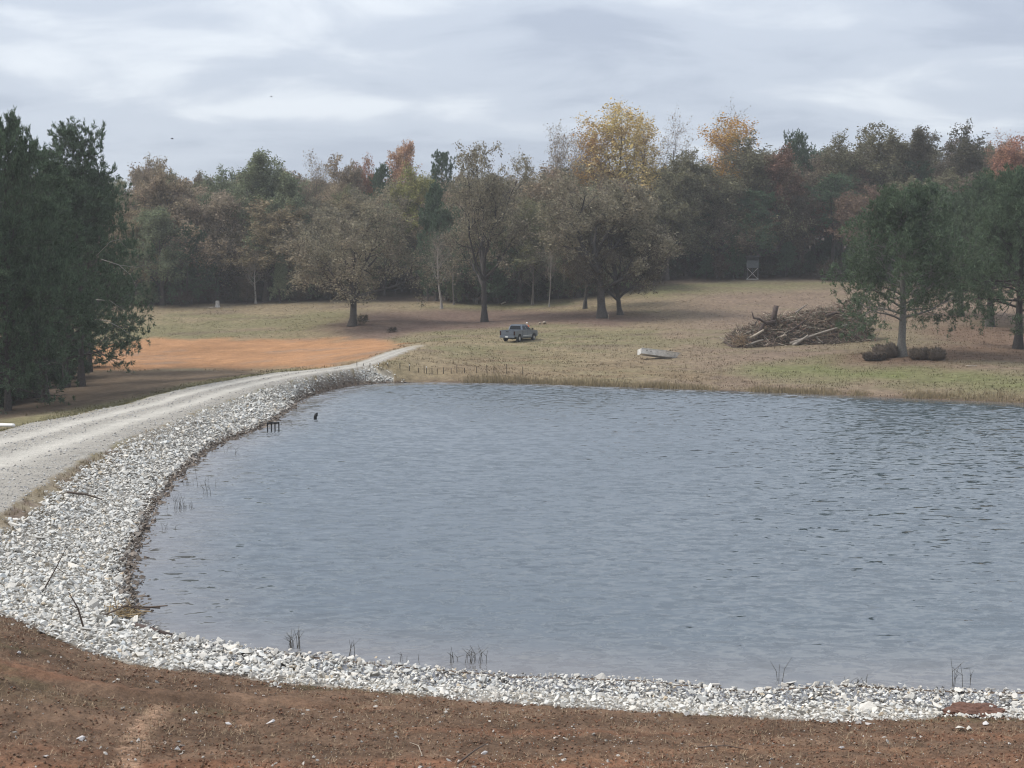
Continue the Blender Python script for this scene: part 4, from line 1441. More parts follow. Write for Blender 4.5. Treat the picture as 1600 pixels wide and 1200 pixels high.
def pickup():
    p = at(811, 532, 150)
    z = gz(p[0], p[1])
    root = empty('pickup_truck', (p[0], p[1], z + 0.0), R(62))
    prop(root, 'grey crew-cab pickup truck parked on the grassy rise, seen from behind', 'pickup truck')
    W = 0.99

    def arch(cx, r, a0=180, a1=0, n=9):
        return [(cx + r * math.cos(R(a0 + (a1 - a0) * i / (n - 1))), 0.40 + r * math.sin(R(a0 + (a1 - a0) * i / (n - 1)))) for i in range(n)]
    RX, FX = -1.72, 1.98
    # lower body of cab and nose, with front arch
    out = [(-1.02, 0.46)] + [(1.40, 0.46)] + arch(FX, 0.53) + [(2.62, 0.50), (2.86, 0.55), (2.90, 0.80), (2.86, 1.12), (2.70, 1.21), (1.45, 1.30), (-1.02, 1.32)]
    b = MB().prism(out, -W, W)
    b.build('body', M_paint, root, bevel=0.05)
    # bed sides, with the rear arch
    for s in (-1, 1):
        o2 = [(-2.86, 0.62)] + arch(RX, 0.54)[:0] + [(-2.25, 0.56)] + arch(RX, 0.53) + [(-1.03, 0.46), (-1.03, 1.34), (-2.88, 1.34)]
        MB().prism(o2, s * W, s * (W - 0.16)).build('bed_side', M_paint, root, bevel=0.03)
    MB().box((-1.95, 0, 0.80), (1.78, 1.66, 0.06)).box((-1.06, 0, 1.03), (0.06, 1.66, 0.44)).build('bed_floor', M_black, root)
    tg = MB().box((-2.87, 0, 1.00), (0.08, 1.62, 0.66)).build('tailgate', M_paint, root, bevel=0.02)
    MB().box((-2.925, 0, 1.20), (0.03, 0.34, 0.09)).build('handle', M_black, tg)
    MB().box((-2.925, 0, 0.98), (0.02, 1.3, 0.14)).build('stamped_panel', M_paint, tg, bevel=0.008)
    # cab
    zb, zt = 1.31, 1.92
    bot = [(-1.00, -0.95), (1.42, -0.95), (1.42, 0.95), (-1.00, 0.95)]
    top = [(-0.82, -0.74), (0.52, -0.74), (0.52, 0.74), (-0.82, 0.74)]
    cab = MB().loft([[(x, y, zb) for x, y in bot], [(x, y, zt) for x, y in top]])
    cab.build('cab', M_paint, root, bevel=0.06)
    MB().box((-0.15, 0, 1.925), (1.2, 1.36, 0.05)).build('roof', M_paint, root, bevel=0.02)

    def panel(name, q, mat, off):
        """glass lying on a face of the cab, given by four corners"""
        P = [Vector(v) for v in q]
        n = (P[1] - P[0]).cross(P[2] - P[0]).normalized()
        if n.dot(P[0] - Vector((0.1, 0, 1.5))) < 0:
            n.negate()
        A = [v + n * off for v in P]
        B = [v - n * 0.02 for v in P]
        MB().loft([B, A]).build(name, mat, root)

    def lerp2(f, h, side):
        """point on the cab side at fraction f front-wards and h up"""
        xb, xt = -1.00 + 2.42 * f, -0.82 + 1.34 * f
        yb, yt = 0.95, 0.74
        return (xb + (xt - xb) * h, side * (yb + (yt - yb) * h), zb + (zt - zb) * h)
    for s in (-1, 1):
        panel('side_window', [lerp2(.06, .12, s), lerp2(.44, .12, s), lerp2(.46, .86, s), lerp2(.10, .86, s)], M_glass, 0.008)
        panel('side_window', [lerp2(.50, .12, s), lerp2(.93, .12, s), lerp2(.86, .86, s), lerp2(.52, .86, s)], M_glass, 0.008)
        for xx in (-0.92, 0.2, 1.42):
            MB().box((xx, s * (W + 0.001), 0.92), (0.014, 0.012, 0.70)).build('door_seam', M_black, root)
        for xx in (-0.62, 0.46):
            MB().box((xx, s * (W + 0.015), 1.12), (0.22, 0.03, 0.045)).build('door_handle', M_paint, root)
        MB().box((0.25, s * (W + 0.01), 0.68), (2.2, 0.03, 0.05)).build('door_moulding', M_plate, root)
        MB().box((0.15, s * (W - 0.03), 0.40), (2.3, 0.16, 0.07)).build('side_step', M_black, root)
        m = MB().box((1.28, s * 1.12, 1.42), (0.12, 0.24, 0.22)).build('wing_mirror', M_black, root, bevel=0.03)
        MB().box((-2.84, s * 0.90, 1.02), (0.14, 0.17, 0.46)).build('tail_light', M_tail, root, bevel=0.02)
        MB().box((2.83, s * 0.78, 1.00), (0.14, 0.36, 0.20)).build('headlight', M_lamp, root, bevel=0.03)
    panel('rear_window', [(-0.975, -0.74, 1.40), (-0.975, 0.74, 1.40), (-0.85, 0.64, 1.83), (-0.85, -0.64, 1.83)], M_glass, 0.012)
    panel('windscreen', [(1.33, -0.82, 1.375), (1.33, 0.82, 1.375), (0.62, 0.68, 1.86), (0.62, -0.68, 1.86)], M_glass, 0.012)
    MB().box((2.90, 0, 0.92), (0.06, 1.2, 0.34)).build('grille', M_black, root, bevel=0.02)
    MB().box((2.93, 0, 0.62), (0.16, 1.9, 0.2)).build('front_bumper', M_paint, root, bevel=0.04)
    bp = MB().box((-2.98, 0, 0.60), (0.2, 1.9, 0.2)).build('rear_bumper', M_paint, root, bevel=0.04)
    MB().box((-3.09, 0, 0.62), (0.02, 0.32, 0.16)).build('number_plate', M_plate, bp)
    MB().box((0, 0, 0.42), (4.6, 1.2, 0.16)).build('chassis', M_black, root)
    for cx in (RX, FX):
        for s in (-1, 1):
            w = MB().lathe([(0.24, -0.13), (0.36, -0.135), (0.395, -0.09), (0.395, 0.09), (0.36, 0.135), (0.24, 0.13)], 24, 'y', (0, 0, 0)).build('wheel', M_rubber, root, True, loc=(cx, s * 0.85, 0.395))
            MB().lathe([(0.05, s * 0.145), (0.10, s * 0.14), (0.22, s * 0.12), (0.25, s * 0.138), (0.25, s * 0.05)], 20, 'y').build('rim', M_alloy, w)
    return root


pickup()

# ------------------------------------------------------------------ boat
M_alu = simple('bare_aluminium', (0.70, 0.69, 0.66), 0.42, 0.35, 0.22, 3.0)
M_alud = simple('boat_inside', (0.40, 0.40, 0.38), 0.5, 0.3, 0.15, 4)


def boat():
    p = at(1026, 560, 131)
    root = empty('rowing_boat', (p[0], p[1], gz(p[0], p[1]) + 0.02))
    root.rotation_euler = (R(-12), R(8), R(12))
    root.scale = (1.06, 1.0, 1.08)
    root.location.z += 0.10
    prop(root, 'small bare aluminium boat lying tilted on the grassy bank', 'boat')
    L = 3.55
    secs = []
    for i in range(13):
        t = i / 12
        x = -L / 2 + L * t
        bw = 0.70 * (1 - max(0, (t - .45) / .55) ** 2.2) * (0.94 + 0.06 * min(1, t * 4))
        cw = 0.56 * (1 - max(0, (t - .4) / .6) ** 1.8)
        keel = 0.02 + 0.10 * max(0, (t - .75) / .25) ** 2.0
        ch = 0.10 + 0.20 * max(0, (t - .55) / .45) ** 1.8
        gun = 0.60 + 0.10 * t ** 2
        xx = x + 0.0
        secs.append([(xx + (0.26 if False else 0), s * w, z) for s, w, z in ((-1, max(bw, .02), gun), (-1, max(cw, .012), ch), (0, 0, keel), (1, max(cw, .012), ch), (1, max(bw, .02), gun))])
    # rake the bow: the upper points reach farther forward
    for i, s in enumerate(secs):
        t = i / 12
        secs[i] = [(x + 0.55 * max(0, t - .6) * 2.5 * (z / .65), y, z) for x, y, z in s]
    inner = [[(x, y * 0.94, z + (0.03 if k not in (0, 4) else 0)) for k, (x, y, z) in enumerate(s)] for s in secs]
    h = MB().loft(secs, close=False, caps=False)
    h.build('hull', M_alu, root)
    MB().loft(inner, close=False, caps=False).build('inner_hull', M_alud, root)
    tr = [Vector(v) for v in secs[0]]
    MB().loft([[v + Vector((-.015, 0, 0)) for v in tr], [v + Vector((.02, 0, 0)) for v in tr]]).build('transom', M_alu, root)
    for k in (0, 4):
        MB().tube([s[k] for s in secs], 0.028, 6).build('gunwale', M_alud, root)
    MB().tube([s[2] for s in secs], 0.02, 5).build('keel_strip', M_alu, root)
    for x, w in ((-1.25, 1.2), (-0.2, 1.3), (0.85, 1.0)):
        MB().box((x, 0, 0.44), (0.28, w, 0.035)).build('bench', M_alud, root)
    for y in (-.61, .61):
        MB().box((-L / 2 + .06, y * .7, 0.56), (0.10, 0.12, 0.08)).build('corner_brace', M_alud, root)
    # the faded registration marks on the side: short dark strokes
    mk = MB()
    for x, z, w, hgt in ((-1.28, .43, .02, .13), (-1.23, .48, .08, .02), (-1.19, .45, .02, .06), (-1.23, .42, .08, .02), (-1.05, .38, .02, .02), (-.92, .42, .02, .13), (-.86, .37, .09, .02), (-.76, .43, .02, .13), (-.80, .43, .09, .02)):
        yy = -(0.56 + (0.70 - 0.56) * (z - .10) / .5) * 0.985 - 0.012
        mk.box((x, yy, z), (w, 0.006, hgt))
    mk.build('registration_marks', M_black, root)


boat()

# ------------------------------------------------------------------ hunting stand
M_stand = simple('dark_painted_ply', (0.075, 0.083, 0.088), 0.8, 0, 0.2, 3)
M_standroof = simple('stand_roofing', (0.028, 0.028, 0.03), 0.8, 0, 0.2, 3)
M_post = simple('weathered_lumber', (0.33, 0.31, 0.29), 0.85, 0, 0.25, 5)
M_postd = simple('dark_lumber', (0.07, 0.065, 0.065), 0.85, 0, 0.25, 5)


def stand():
    p = at(1176, 437, 220)
    root = empty('hunting_stand', (p[0], p[1], gz(p[0], p[1])), R(-14))
    prop(root, 'dark box hunting stand on crossed timber legs at the woods edge', 'hunting stand')
    w, d, z0, h = 1.95, 1.75, 2.02, 1.85
    zs = z0 + h * 0.70
    MB().box((0, -d / 2, (z0 + zs) / 2), (w, .05, zs - z0)).box((0, -d / 2, z0 + h - .12), (w, .05, .24)).box((-w / 2 + .12, -d / 2, zs + .16), (.24, .05, .32)).box((w / 2 - .12, -d / 2, zs + .16), (.24, .05, .32)).build('wall', M_stand, root)
    for s in (-1, 1):
        MB().box((s * w / 2, 0, (z0 + zs) / 2), (.05, d - .06, zs - z0)).box((s * w / 2, 0, z0 + h - .12), (.05, d - .06, .24)).build('wall', M_stand, root)
    MB().box((0, d / 2, z0 + h / 2), (w, .05, h)).build('wall', M_stand, root)
    MB().box((0, 0, z0 - .04), (w + .1, d + .1, .07)).build('floor', M_postd, root)
    MB().box((0, -.05, z0 + h + .07), (w + .55, d + .7, .08), Euler((R(4), 0, 0)).to_matrix()).build('roof', M_standroof, root, bevel=.01)
    for sx in (-1, 1):
        for sy in (-1, 1):
            MB().box((sx * (w / 2 - .1), sy * (d / 2 - .1), z0 / 2 - .05), (.11, .11, z0 + .05)).build('leg', M_postd, root)
    yb = -d / 2 + .02
    for s in (-1, 1):
        MB().tube([(-s * (w / 2 - .1), yb - (.03 if s > 0 else .09), 0.12), (s * (w / 2 - .1), yb - (.03 if s > 0 else .09), z0 - .1)], .05, 4).build('brace', M_post, root)
        MB().box((0, s * (d / 2 - .02), 0.07), (w + .1, .12, .16)).build('skid', M_post, root)
    MB().box((.05, yb - .02, z0 - .45), (.10, .05, .8)).build('ladder_rail', M_stand, root)


stand()

# ------------------------------------------------------------------ brush pile
M_log = simple('grey_dead_wood', (0.23, 0.20, 0.17), 0.9, 0, 0.35, 3, 0.02)
M_logp = simple('pale_cut_wood', (0.33, 0.28, 0.22), 0.9, 0, 0.25, 4)
M_logd = simple('dark_wet_wood', (0.075, 0.055, 0.048), 0.9, 0, 0.3, 4, 0.02)
M_twig = mat_attr('heap_twigs', True, 0.9)
M_root = simple('root_clod', (0.20, 0.14, 0.085), 0.95, 0, 0.4, 3, 0.05)


def twig_mass(rng, n, fx, length, rad, cols):
    """n thin three-sided sticks; fx gives each stick's middle"""
    V, F, C = [], [], []
    for i in range(n):
        c = fx(rng)
        d = rng.normal(0, 1, 3) * np.array((1, 1, .55))
        d = _norm(d)
        L = length * math.exp(rng.normal(0, .45))
        bend = rng.normal(0, .10, 3) * L
        r = rad * math.exp(rng.normal(0, .45))
        a, b = _perp(d, 0.3), _perp(d, 2.4)
        cc = -(a + b)
        base = len(V)
        for t, k in ((-.5, 1.0), (0.05, .8), (.5, .25)):
            p = c + d * L * t + bend * (1 - 4 * t * t)
            V += [p + a * r * k, p + b * r * k, p + cc * r * k]
        for s in range(2):
            for k in range(3):
                F.append((base + s * 3 + k, base + s * 3 + (k + 1) % 3, base + (s + 1) * 3 + (k + 1) % 3, base + (s + 1) * 3 + k))
        C += [np.array(cols[rng.integers(len(cols))]) * rng.uniform(.6, 1.35)] * 9
    return np.array(V), np.array(F), np.array(C)


def brush_pile():
    rng = np.random.default_rng(31)
    Yp = 143.0
    m = Yp / FPX
    x0 = at(1138, 540, Yp)[0]
    root = empty('brush_pile', (at(1260, 540, Yp)[0], Yp, gz(at(1260, 540, Yp)[0], Yp)))
    prop(root, 'big heap of bulldozed branches and logs on the right slope', 'brush pile')
    ox, oz = root.location.x, root.location.z
    prof = np.array([(1132, .3), (1150, 1.6), (1175, 2.2), (1200, 3.3), (1225, 3.2), (1260, 3.6), (1290, 3.7), (1310, 4.0), (1328, 4.7), (1344, 3.4), (1356, .4)])

    gx_, gy_ = np.meshgrid(np.linspace(20, 50, 25), np.linspace(Yp - 6, Yp + 6, 13))
    gg = land(gx_.ravel(), gy_.ravel()).reshape(gx_.shape)

    def P(px, h, y=0):
        x = (px - 800) * m
        i = int(round(min(max((x - 20) / 30 * 24, 0), 24)))
        j = int(round(min(max((y + 6), 0), 12)))
        return Vector((x - ox, y, float(gg[j, i]) - oz + h))

    def top(px):
        return float(np.interp(px, prof[:, 0], prof[:, 1]))
    # added dark core that keeps light from showing through the heap
    cv, cf = [], []
    nx, ny = 40, 16
    for i in range(nx):
        px = 1134 + 224 * i / (nx - 1)
        for j in range(ny):
            s = -1 + 2 * j / (ny - 1)
            hh = max(0, top(px) * .72 * (1 - abs(s) ** 2.2) * (0.8 + .35 * math.sin(px * .13 + 3 * s) * .5 + rng.uniform(-.12, .12))) - .1
            cv.append(P(px, hh, s * 3.4))
    for i in range(nx - 1):
        for j in range(ny - 1):
            cf.append((i * ny + j, (i + 1) * ny + j, (i + 1) * ny + j + 1, i * ny + j + 1))
    MB().add(cv, cf).build('light_stop_core', simple('light_stop_dark', (0.06, 0.045, 0.036), .95, 0, .4, 2, .1), root, True)

    def mid(r):
        px = r.uniform(1138, 1356)
        s = float(np.clip(r.normal(-.1, .5), -1, 1))
        h = top(px) * (1 - abs(s) ** 2.2) * r.uniform(.45, .98)
        return np.array(P(px, max(.08, h), s * 3.3))
    V, F, C = twig_mass(rng, 6500, mid, 1.15, .020, [(.17, .12, .095), (.21, .15, .115), (.13, .10, .08), (.27, .21, .16), (.40, .35, .28), (.13, .12, .08)])
    o = link('branch_tangle', mesh_np('branch_tangle', V, F, C), M_twig, root)
    prop(o, kind='stuff')
    # dead leaves and needles still on the branches
    Q = np.array([mid(rng) for _ in range(6500)])
    lv, lf = leaf_mesh(Q, .12 * np.exp(rng.normal(0, .35, len(Q))), rng)
    pal = np.array([(.16, .11, .085), (.22, .145, .11), (.10, .105, .065), (.14, .12, .08), (.26, .18, .125)])
    o = link('dead_leaves', mesh_np('dead_leaves', lv, lf, np.repeat(pal[rng.integers(5, size=len(Q))], 4, 0)), M_twig, root)
    prop(o, kind='stuff')
    logs = [((1224, .25, -3.5), (1312, 2.0, -3.2), .17, .11, M_log), ((1228, .05, -3.7), (1252, 1.0, -3.4), .20, .12, M_log), ((1165, 1.0, -3.0), (1186, 1.8, -2.6), .16, .13, M_logp),
            ((1162, .25, -3.4), (1184, .75, -3.3), .16, .10, M_log), ((1226, 1.5, -2.9), (1252, 2.6, -2.2), .09, .07, M_logd), ((1284, 3.0, -2.2), (1312, 3.3, -1.6), .16, .12, M_logd),
            ((1240, 3.4, -1), (1258, 4.1, -.5), .10, .06, M_log), ((1262, 1.0, -3.3), (1274, .2, -3.7), .10, .07, M_log), ((1318, 1.3, -3.2), (1332, .35, -3.8), .14, .10, M_logd), ((1135, .15, -3.2), (1160, .3, -3.5), .10, .06, M_logd)]
    for a, b, ra, rb, mt in logs:
        A, B = P(*a), P(*b)
        md = (A + B) / 2 + Vector((0, 0, rng.uniform(-.08, .08)))
        MB().tube([A, A * .7 + md * .3, md, md * .3 + B * .7, B], [ra, ra * .97, (ra + rb) / 2, rb * 1.05, rb], 8).build('log', mt, root, True)
    MB().tube([P(1203, 2.2, -1.5), P(1205, 3.3, -1.5), P(1208, 4.35, -1.5)], [.36, .30, .28], 9).build('stump', M_logd, root, True)
    b = MB()
    b.tube([P(1207, 2.6, -1.8), P(1192, 2.5, -2), P(1180, 3.0, -2), P(1172, 3.1, -2), P(1169, 3.8, -2)], [.24, .2, .15, .11, .05], 7)
    b.tube([P(1188, 2.5, -2), P(1180, 1.6, -2.3), P(1178, .9, -2.6)], [.16, .13, .10], 6)
    b.tube([P(1180, 3.0, -2), P(1174, 2.6, -2.3), P(1173, 2.0, -2.4)], [.08, .06, .03], 5)
    b.build('forked_branch', M_logd, root, True)
    rt = MB()
    for k in range(46):
        c = P(1150 + rng.normal(0, 6), rng.uniform(.2, 1.5), -2.8 + rng.normal(0, .5))
        d = Vector(_norm(rng.normal(0, 1, 3)))
        rt.tube([c - d * .4, c + Vector(rng.normal(0, .1, 3)), c + d * .5], [.05, .04, .015], 4)
    rt.build('root_ball', M_root, root)
    s = MB()
    s.add(*[STONES[2][0] * .48, STONES[2][1].tolist()])
    o = s.build('sawn_log_end', M_logp, root)
    o.location = P(1213, 1.1, -3.3)


brush_pile()

# ------------------------------------------------------------------ hay bales and brush under the pale-trunked pine
M_hay = simple('old_hay', (0.095, 0.074, 0.058), 0.95, 0, 0.35, 9, 0.06)
M_hayd = simple('rotten_hay', (0.05, 0.040, 0.035), 0.95, 0, 0.35, 9, 0.06)


def mound(name, px, py, w, h, dpt, seed, mat, label, cat, fuzz=1100, rz=0.0):
    rng = np.random.default_rng(seed)
    p = hit(px, py)
    root = empty(name, p, rz)
    prop(root, label, cat)
    bm = bmesh.new()
    bmesh.ops.create_icosphere(bm, subdivisions=3, radius=1)
    for v in bm.verts:
        n = v.co.normalized()
        k = 1 + .16 * math.sin(5 * n.x + seed) * math.cos(4 * n.y - seed) + .07 * math.sin(13 * n.z + 9 * n.x) + rng.uniform(-.035, .035)
        sgn = lambda q, e: math.copysign(abs(q) ** e, q)
        v.co = Vector((sgn(n.x, .72) * w / 2 * k, sgn(n.y, .75) * dpt / 2 * k, max(-.05, (sgn(n.z, .8) * .5 + .42) * h * k)))
    me = bpy.data.meshes.new('heap')
    for f in bm.faces:
        f.smooth = True
    bm.to_mesh(me)
    vs_ = [v.co.copy() for v in bm.verts if v.co.z > 0]
    bm.free()
    link('heap', me, mat, root)
    Pt = np.array([vs_[rng.integers(len(vs_))][:] for _ in range(fuzz)])
    o = blades('loose_stalks', Pt * .98, np.full(fuzz, .30), np.full(fuzz, .03), 1.1, np.tile(np.array((.11, .088, .068)), (fuzz, 1)), rng, M_blade, root, n=2)
    prop(o, kind='stuff')
    return root


mound('hay_bale', 1438, 562, 1.9, 1.05, 1.5, 3, M_hay, 'old round hay bale just right of the pale pine trunk', 'hay bale')
mound('hay_bale', 1461, 563, 1.6, 1.10, 1.5, 4, M_hay, 'rightmost old hay bale under the pale-trunked pine', 'hay bale')
mound('brush_heap', 1366, 563, 2.2, .75, 1.4, 5, M_hayd, 'low blackish heap of rotten brush left of the pale pine trunk', 'brush heap')
mound('hay_bale', 1384, 559, 2.3, 1.35, 1.6, 6, M_hay, 'domed brown hay heap behind the low blackish one', 'hay bale')

# ------------------------------------------------------------------ fence posts on the far bank
M_tpost = simple('dark_steel_post', (0.055, 0.045, 0.04), 0.7, 0.2, 0.2, 8)
M_cap = simple('white_post_tip', (0.72, 0.72, 0.70), 0.6, 0, 0.05, 8)
ORD = ['first', 'second', 'third', 'fourth', 'fifth', 'sixth', 'seventh', 'eighth', 'ninth', 'tenth', 'eleventh', 'twelfth', 'thirteenth', 'fourteenth', 'fifteenth', 'sixteenth', 'seventeenth', 'eighteenth', 'nineteenth', 'twentieth', 'twenty-first', 'twenty-second', 'twenty-third']
POSTS = [(558, 564, 582, 0, 4), (568, 567, 584, 0, 10), (578, 566, 584, 0, 6), (591.5, 567, 585, 1, 0), (606, 566, 586, 1, 0), (625, 566, 588, 0, 0), (640, 569, 589, 1, 0), (654, 574, 587, 0, 1), (663, 570, 588, 0, 2),
         (666.5, 572, 588, 1, 0), (675, 574, 587, 0, 0), (683, 575, 590, 0, -2), (693, 573, 585, 0, 0), (705, 574, 588, 0, 0), (714, 569, 588, 0, 0), (726, 574, 588, 0, 1), (745, 572, 588, 0, 0), (761, 569, 589, 0, 2),
         (772, 570, 588, 0, 0), (792, 568, 590, 0, -1), (817, 572, 590, 0, 0)]
for i, (px, t, b, cap, lean) in enumerate(POSTS):
    Y = 119.0 if px > 600 else 118.2
    p = at(px, b, Y)
    zg = gz(p[0], Y)
    ht = at(px, t, Y)[2] - zg
    root = empty('fence_post', (p[0], Y, zg - .05))
    prop(root, ('white-tipped' if cap else 'plain dark') + ' thin fence post on the far bank, %s counting from the gravel road' % ORD[i], 'fence post', 'fence posts on the far bank')
    root.rotation_euler = (0, R(lean), random.uniform(0, 3))
    MB().box((0, 0, ht / 2), (.055, .022, ht)).box((0, .025, ht / 2), (.016, .035, ht)).build('post', M_tpost, root)
    if cap:
        MB().box((0, .008, ht - .045), (.065, .062, .11)).build('tip', M_cap, root)

# ------------------------------------------------------------------ small things on land
M_white = simple('white_plastic', (0.78, 0.77, 0.74), 0.4, 0, 0.05, 5)
M_stump = simple('grey_stump_wood', (0.36, 0.34, 0.31), 0.9, 0, 0.3, 4, 0.02)


def log_thing(name, a, b, r, mat, label, cat, taper=0.8, part=None):
    A, B = Vector(a), Vector(b)
    o = MB().tube([A, A * .6 + B * .4 + Vector((0, 0, r * .25)), B], [r, r * (1 + taper) / 2, r * taper], 9).build(name, mat, None, True)
    prop(o, label, cat)
    return o


pa, pb = hit(-30, 669), hit(21, 668)
log_thing('white_pipe', pa + (0, 0, .16), pb + (0, 0, .12), .13, M_white, 'white plastic pipe end lying in the grass at the left edge', 'pipe', .8)
p = hit(340, 480)
st = MB().lathe([(.50, -.1), (.42, .1), (.33, .4), (.31, .98), (.29, 1.04)], 12, 'z').build('tree_stump', M_stump, None, False, loc=p)
prop(st, 'grey upright tree stump at the woods edge above the left field', 'tree stump')
q = hit(332, 482)
log_thing('pale_log', q + (-.6, 0, .1), q + (.5, .2, .14), .11, M_logp, 'pale chunk of wood lying left of the grey stump', 'log')
q = hit(354, 481)
log_thing('pale_log', q + (-.5, 0, .06), q + (.6, .1, .06), .07, M_logp, 'thin pale slab of wood lying right of the grey stump', 'log')
q = hit(850, 507)
log_thing('log_round', q + (0, -.1, .2), q + (.1, .25, .2), .22, M_logp, 'pale round log end on the grass right of the truck', 'log', 1)
q = hit(843, 507)
log_thing('log_round', q + (0, -.1, .14), q + (.1, .2, .14), .15, M_logp, 'small pale log end between truck and larger log end', 'log', 1)
q = hit(786, 477)
log_thing('pale_log', q + (-.3, -.1, .15), q + (.4, .2, .5), .13, M_logp, 'pale broken wood at the woods edge right of the lone oak', 'log')
q = hit(1518, 573)
log_thing('pale_log', q + (-.5, 0, .06), q + (.5, .1, .06), .07, M_logp, 'pale stick on the grass below the right edge pine', 'log')
q = hit(950, 500)
log_thing('white_stake', q + (0, 0, -.05), q + (.06, 0, .75), .035, M_logp, 'thin pale stake in front of the thickest trunk on the slope', 'stake')

# loose stones on the near soil that one can pick out
LOOSE = [(423, 1131, .10, 'white egg-shaped stone', 'on the bare soil left of centre'), (757, 1180, .09, 'white oblong stone', 'low on the soil near the middle'), (358, 1133, .07, 'white pointed stone', 'left of the egg-shaped one'),
         (1098, 1119, .13, 'pale stone', 'in the middle of three below the white stone band'), (1072, 1121, .14, 'grey flat stone', 'leftmost of three below the white stone band'), (1148, 1120, .11, 'white stone', 'rightmost of three below the white stone band'),
         (1190, 1126, .09, 'small cream stone', 'right of the three pale stones'), (1341, 1132, .11, 'grey and white stone', 'near a chipped stone on the right soil'), (1356, 1134, .10, 'chipped white stone', 'on the right soil beside a grey one'),
         (1503, 1121, .13, 'large cream stone', 'against the red soil mound'), (1500, 1142, .14, 'buff flat stone', 'below the red soil mound'), (1517, 1142, .12, 'cream rounded stone', 'right of the buff flat one'),
         (1540, 1134, .10, 'pale jagged stone', 'right side of the near soil'), (1315, 1171, .08, 'white pointed stone', 'low on the right soil'), (70, 1183, .08, 'white triangular stone', 'at the lower left on the soil'),
         (127, 1157, .09, 'white flat stone', 'on the soil above the triangular one'), (278, 1172, .10, 'pale grey stone', 'beside the tyre ribs on the left'), (436, 1075, .09, 'pale stone', 'on the soil close under the white stone band'),
         (350, 1090, .10, 'forked white stone chip', 'on the soil ridge at left'), (28, 1021, .09, 'flat white stone', 'on the dark soil at far left')]
for i, (px, py, s, what, where) in enumerate(LOOSE):
    p = hit(px, py)
    o = bpy.data.objects.new('loose_stone', STONE_MESHES[i % 12])
    COL.objects.link(o)
    o.location = (p[0], p[1], p[2] + s * .32)
    o.rotation_euler = (random.uniform(-.3, .3), random.uniform(-.3, .3), random.uniform(0, 6))
    o.scale = (s, s, s)
    v = 0.28 if 'grey' in what else 0.48
    o.color = (v, v * .95, v * (.84 if 'cream' in what or 'buff' in what else .92), 1)
    prop(o, what + ' ' + where, 'stone', 'loose stones on the near soil')

# red soil mound on the stones at the right
rng0 = np.random.default_rng(77)
p = hit(1525, 1114)
bm = bmesh.new()
bmesh.ops.create_icosphere(bm, subdivisions=4, radius=1)
for v in bm.verts:
    n = v.co.normalized()
    k = 1 + .18 * math.sin(6 * n.x + 1) * math.cos(5 * n.y) + rng0.uniform(-.10, .10)
    v.co = Vector((n.x * .62 * k, n.y * .42 * k, max(-.2, n.z * .17 * k)))
me = bpy.data.meshes.new('soil_mound')
bm.to_mesh(me)
bm.free()
o = link('soil_mound', me, simple('red_soil', (0.115, 0.060, 0.042), .95, 0, .4, 14, .03), None, p)
prop(o, 'small mound of red soil on the white stone band at right', 'soil mound')


# ------------------------------------------------------------------ weeds, sticks and driftwood at the water
M_weed = simple('dead_weed', (0.055, 0.048, 0.036), 0.9, 0, 0.3, 9)
M_weedg = simple('green_blade', (0.07, 0.075, 0.035), 0.9, 0, 0.3, 9)
M_stick = simple('grey_brown_stick', (0.10, 0.075, 0.06), 0.9, 0, 0.3, 9)


def weed(px, py, n, h, spread, label, seed, water=True, mat=None, lean=.35):
    r = random.Random(seed)
    p = at_z(px, py, 0) if water else hit(px, py)
    root = empty('dead_weed', p)
    prop(root, label, 'weed', 'dead weeds along the waterline')
    for i in range(n):
        x, y = r.gauss(0, spread), r.gauss(0, spread * .5)
        hh = h * r.uniform(.5, 1.1)
        lx, ly = r.gauss(0, lean) * hh, r.gauss(0, lean * .4) * hh
        b = MB().tube([(x, y, -.25), (x + lx * .3, y + ly * .3, hh * .5), (x + lx, y + ly, hh)], [.008, .006, .003], 4)
        if r.random() < .5:
            b.tube([(x + lx * .3, y + ly * .3, hh * .5), (x + lx * .3 + r.gauss(0, .12), y, hh * .85)], [.006, .003], 3)
        b.build('stalk', mat or M_weed, root)
    return root


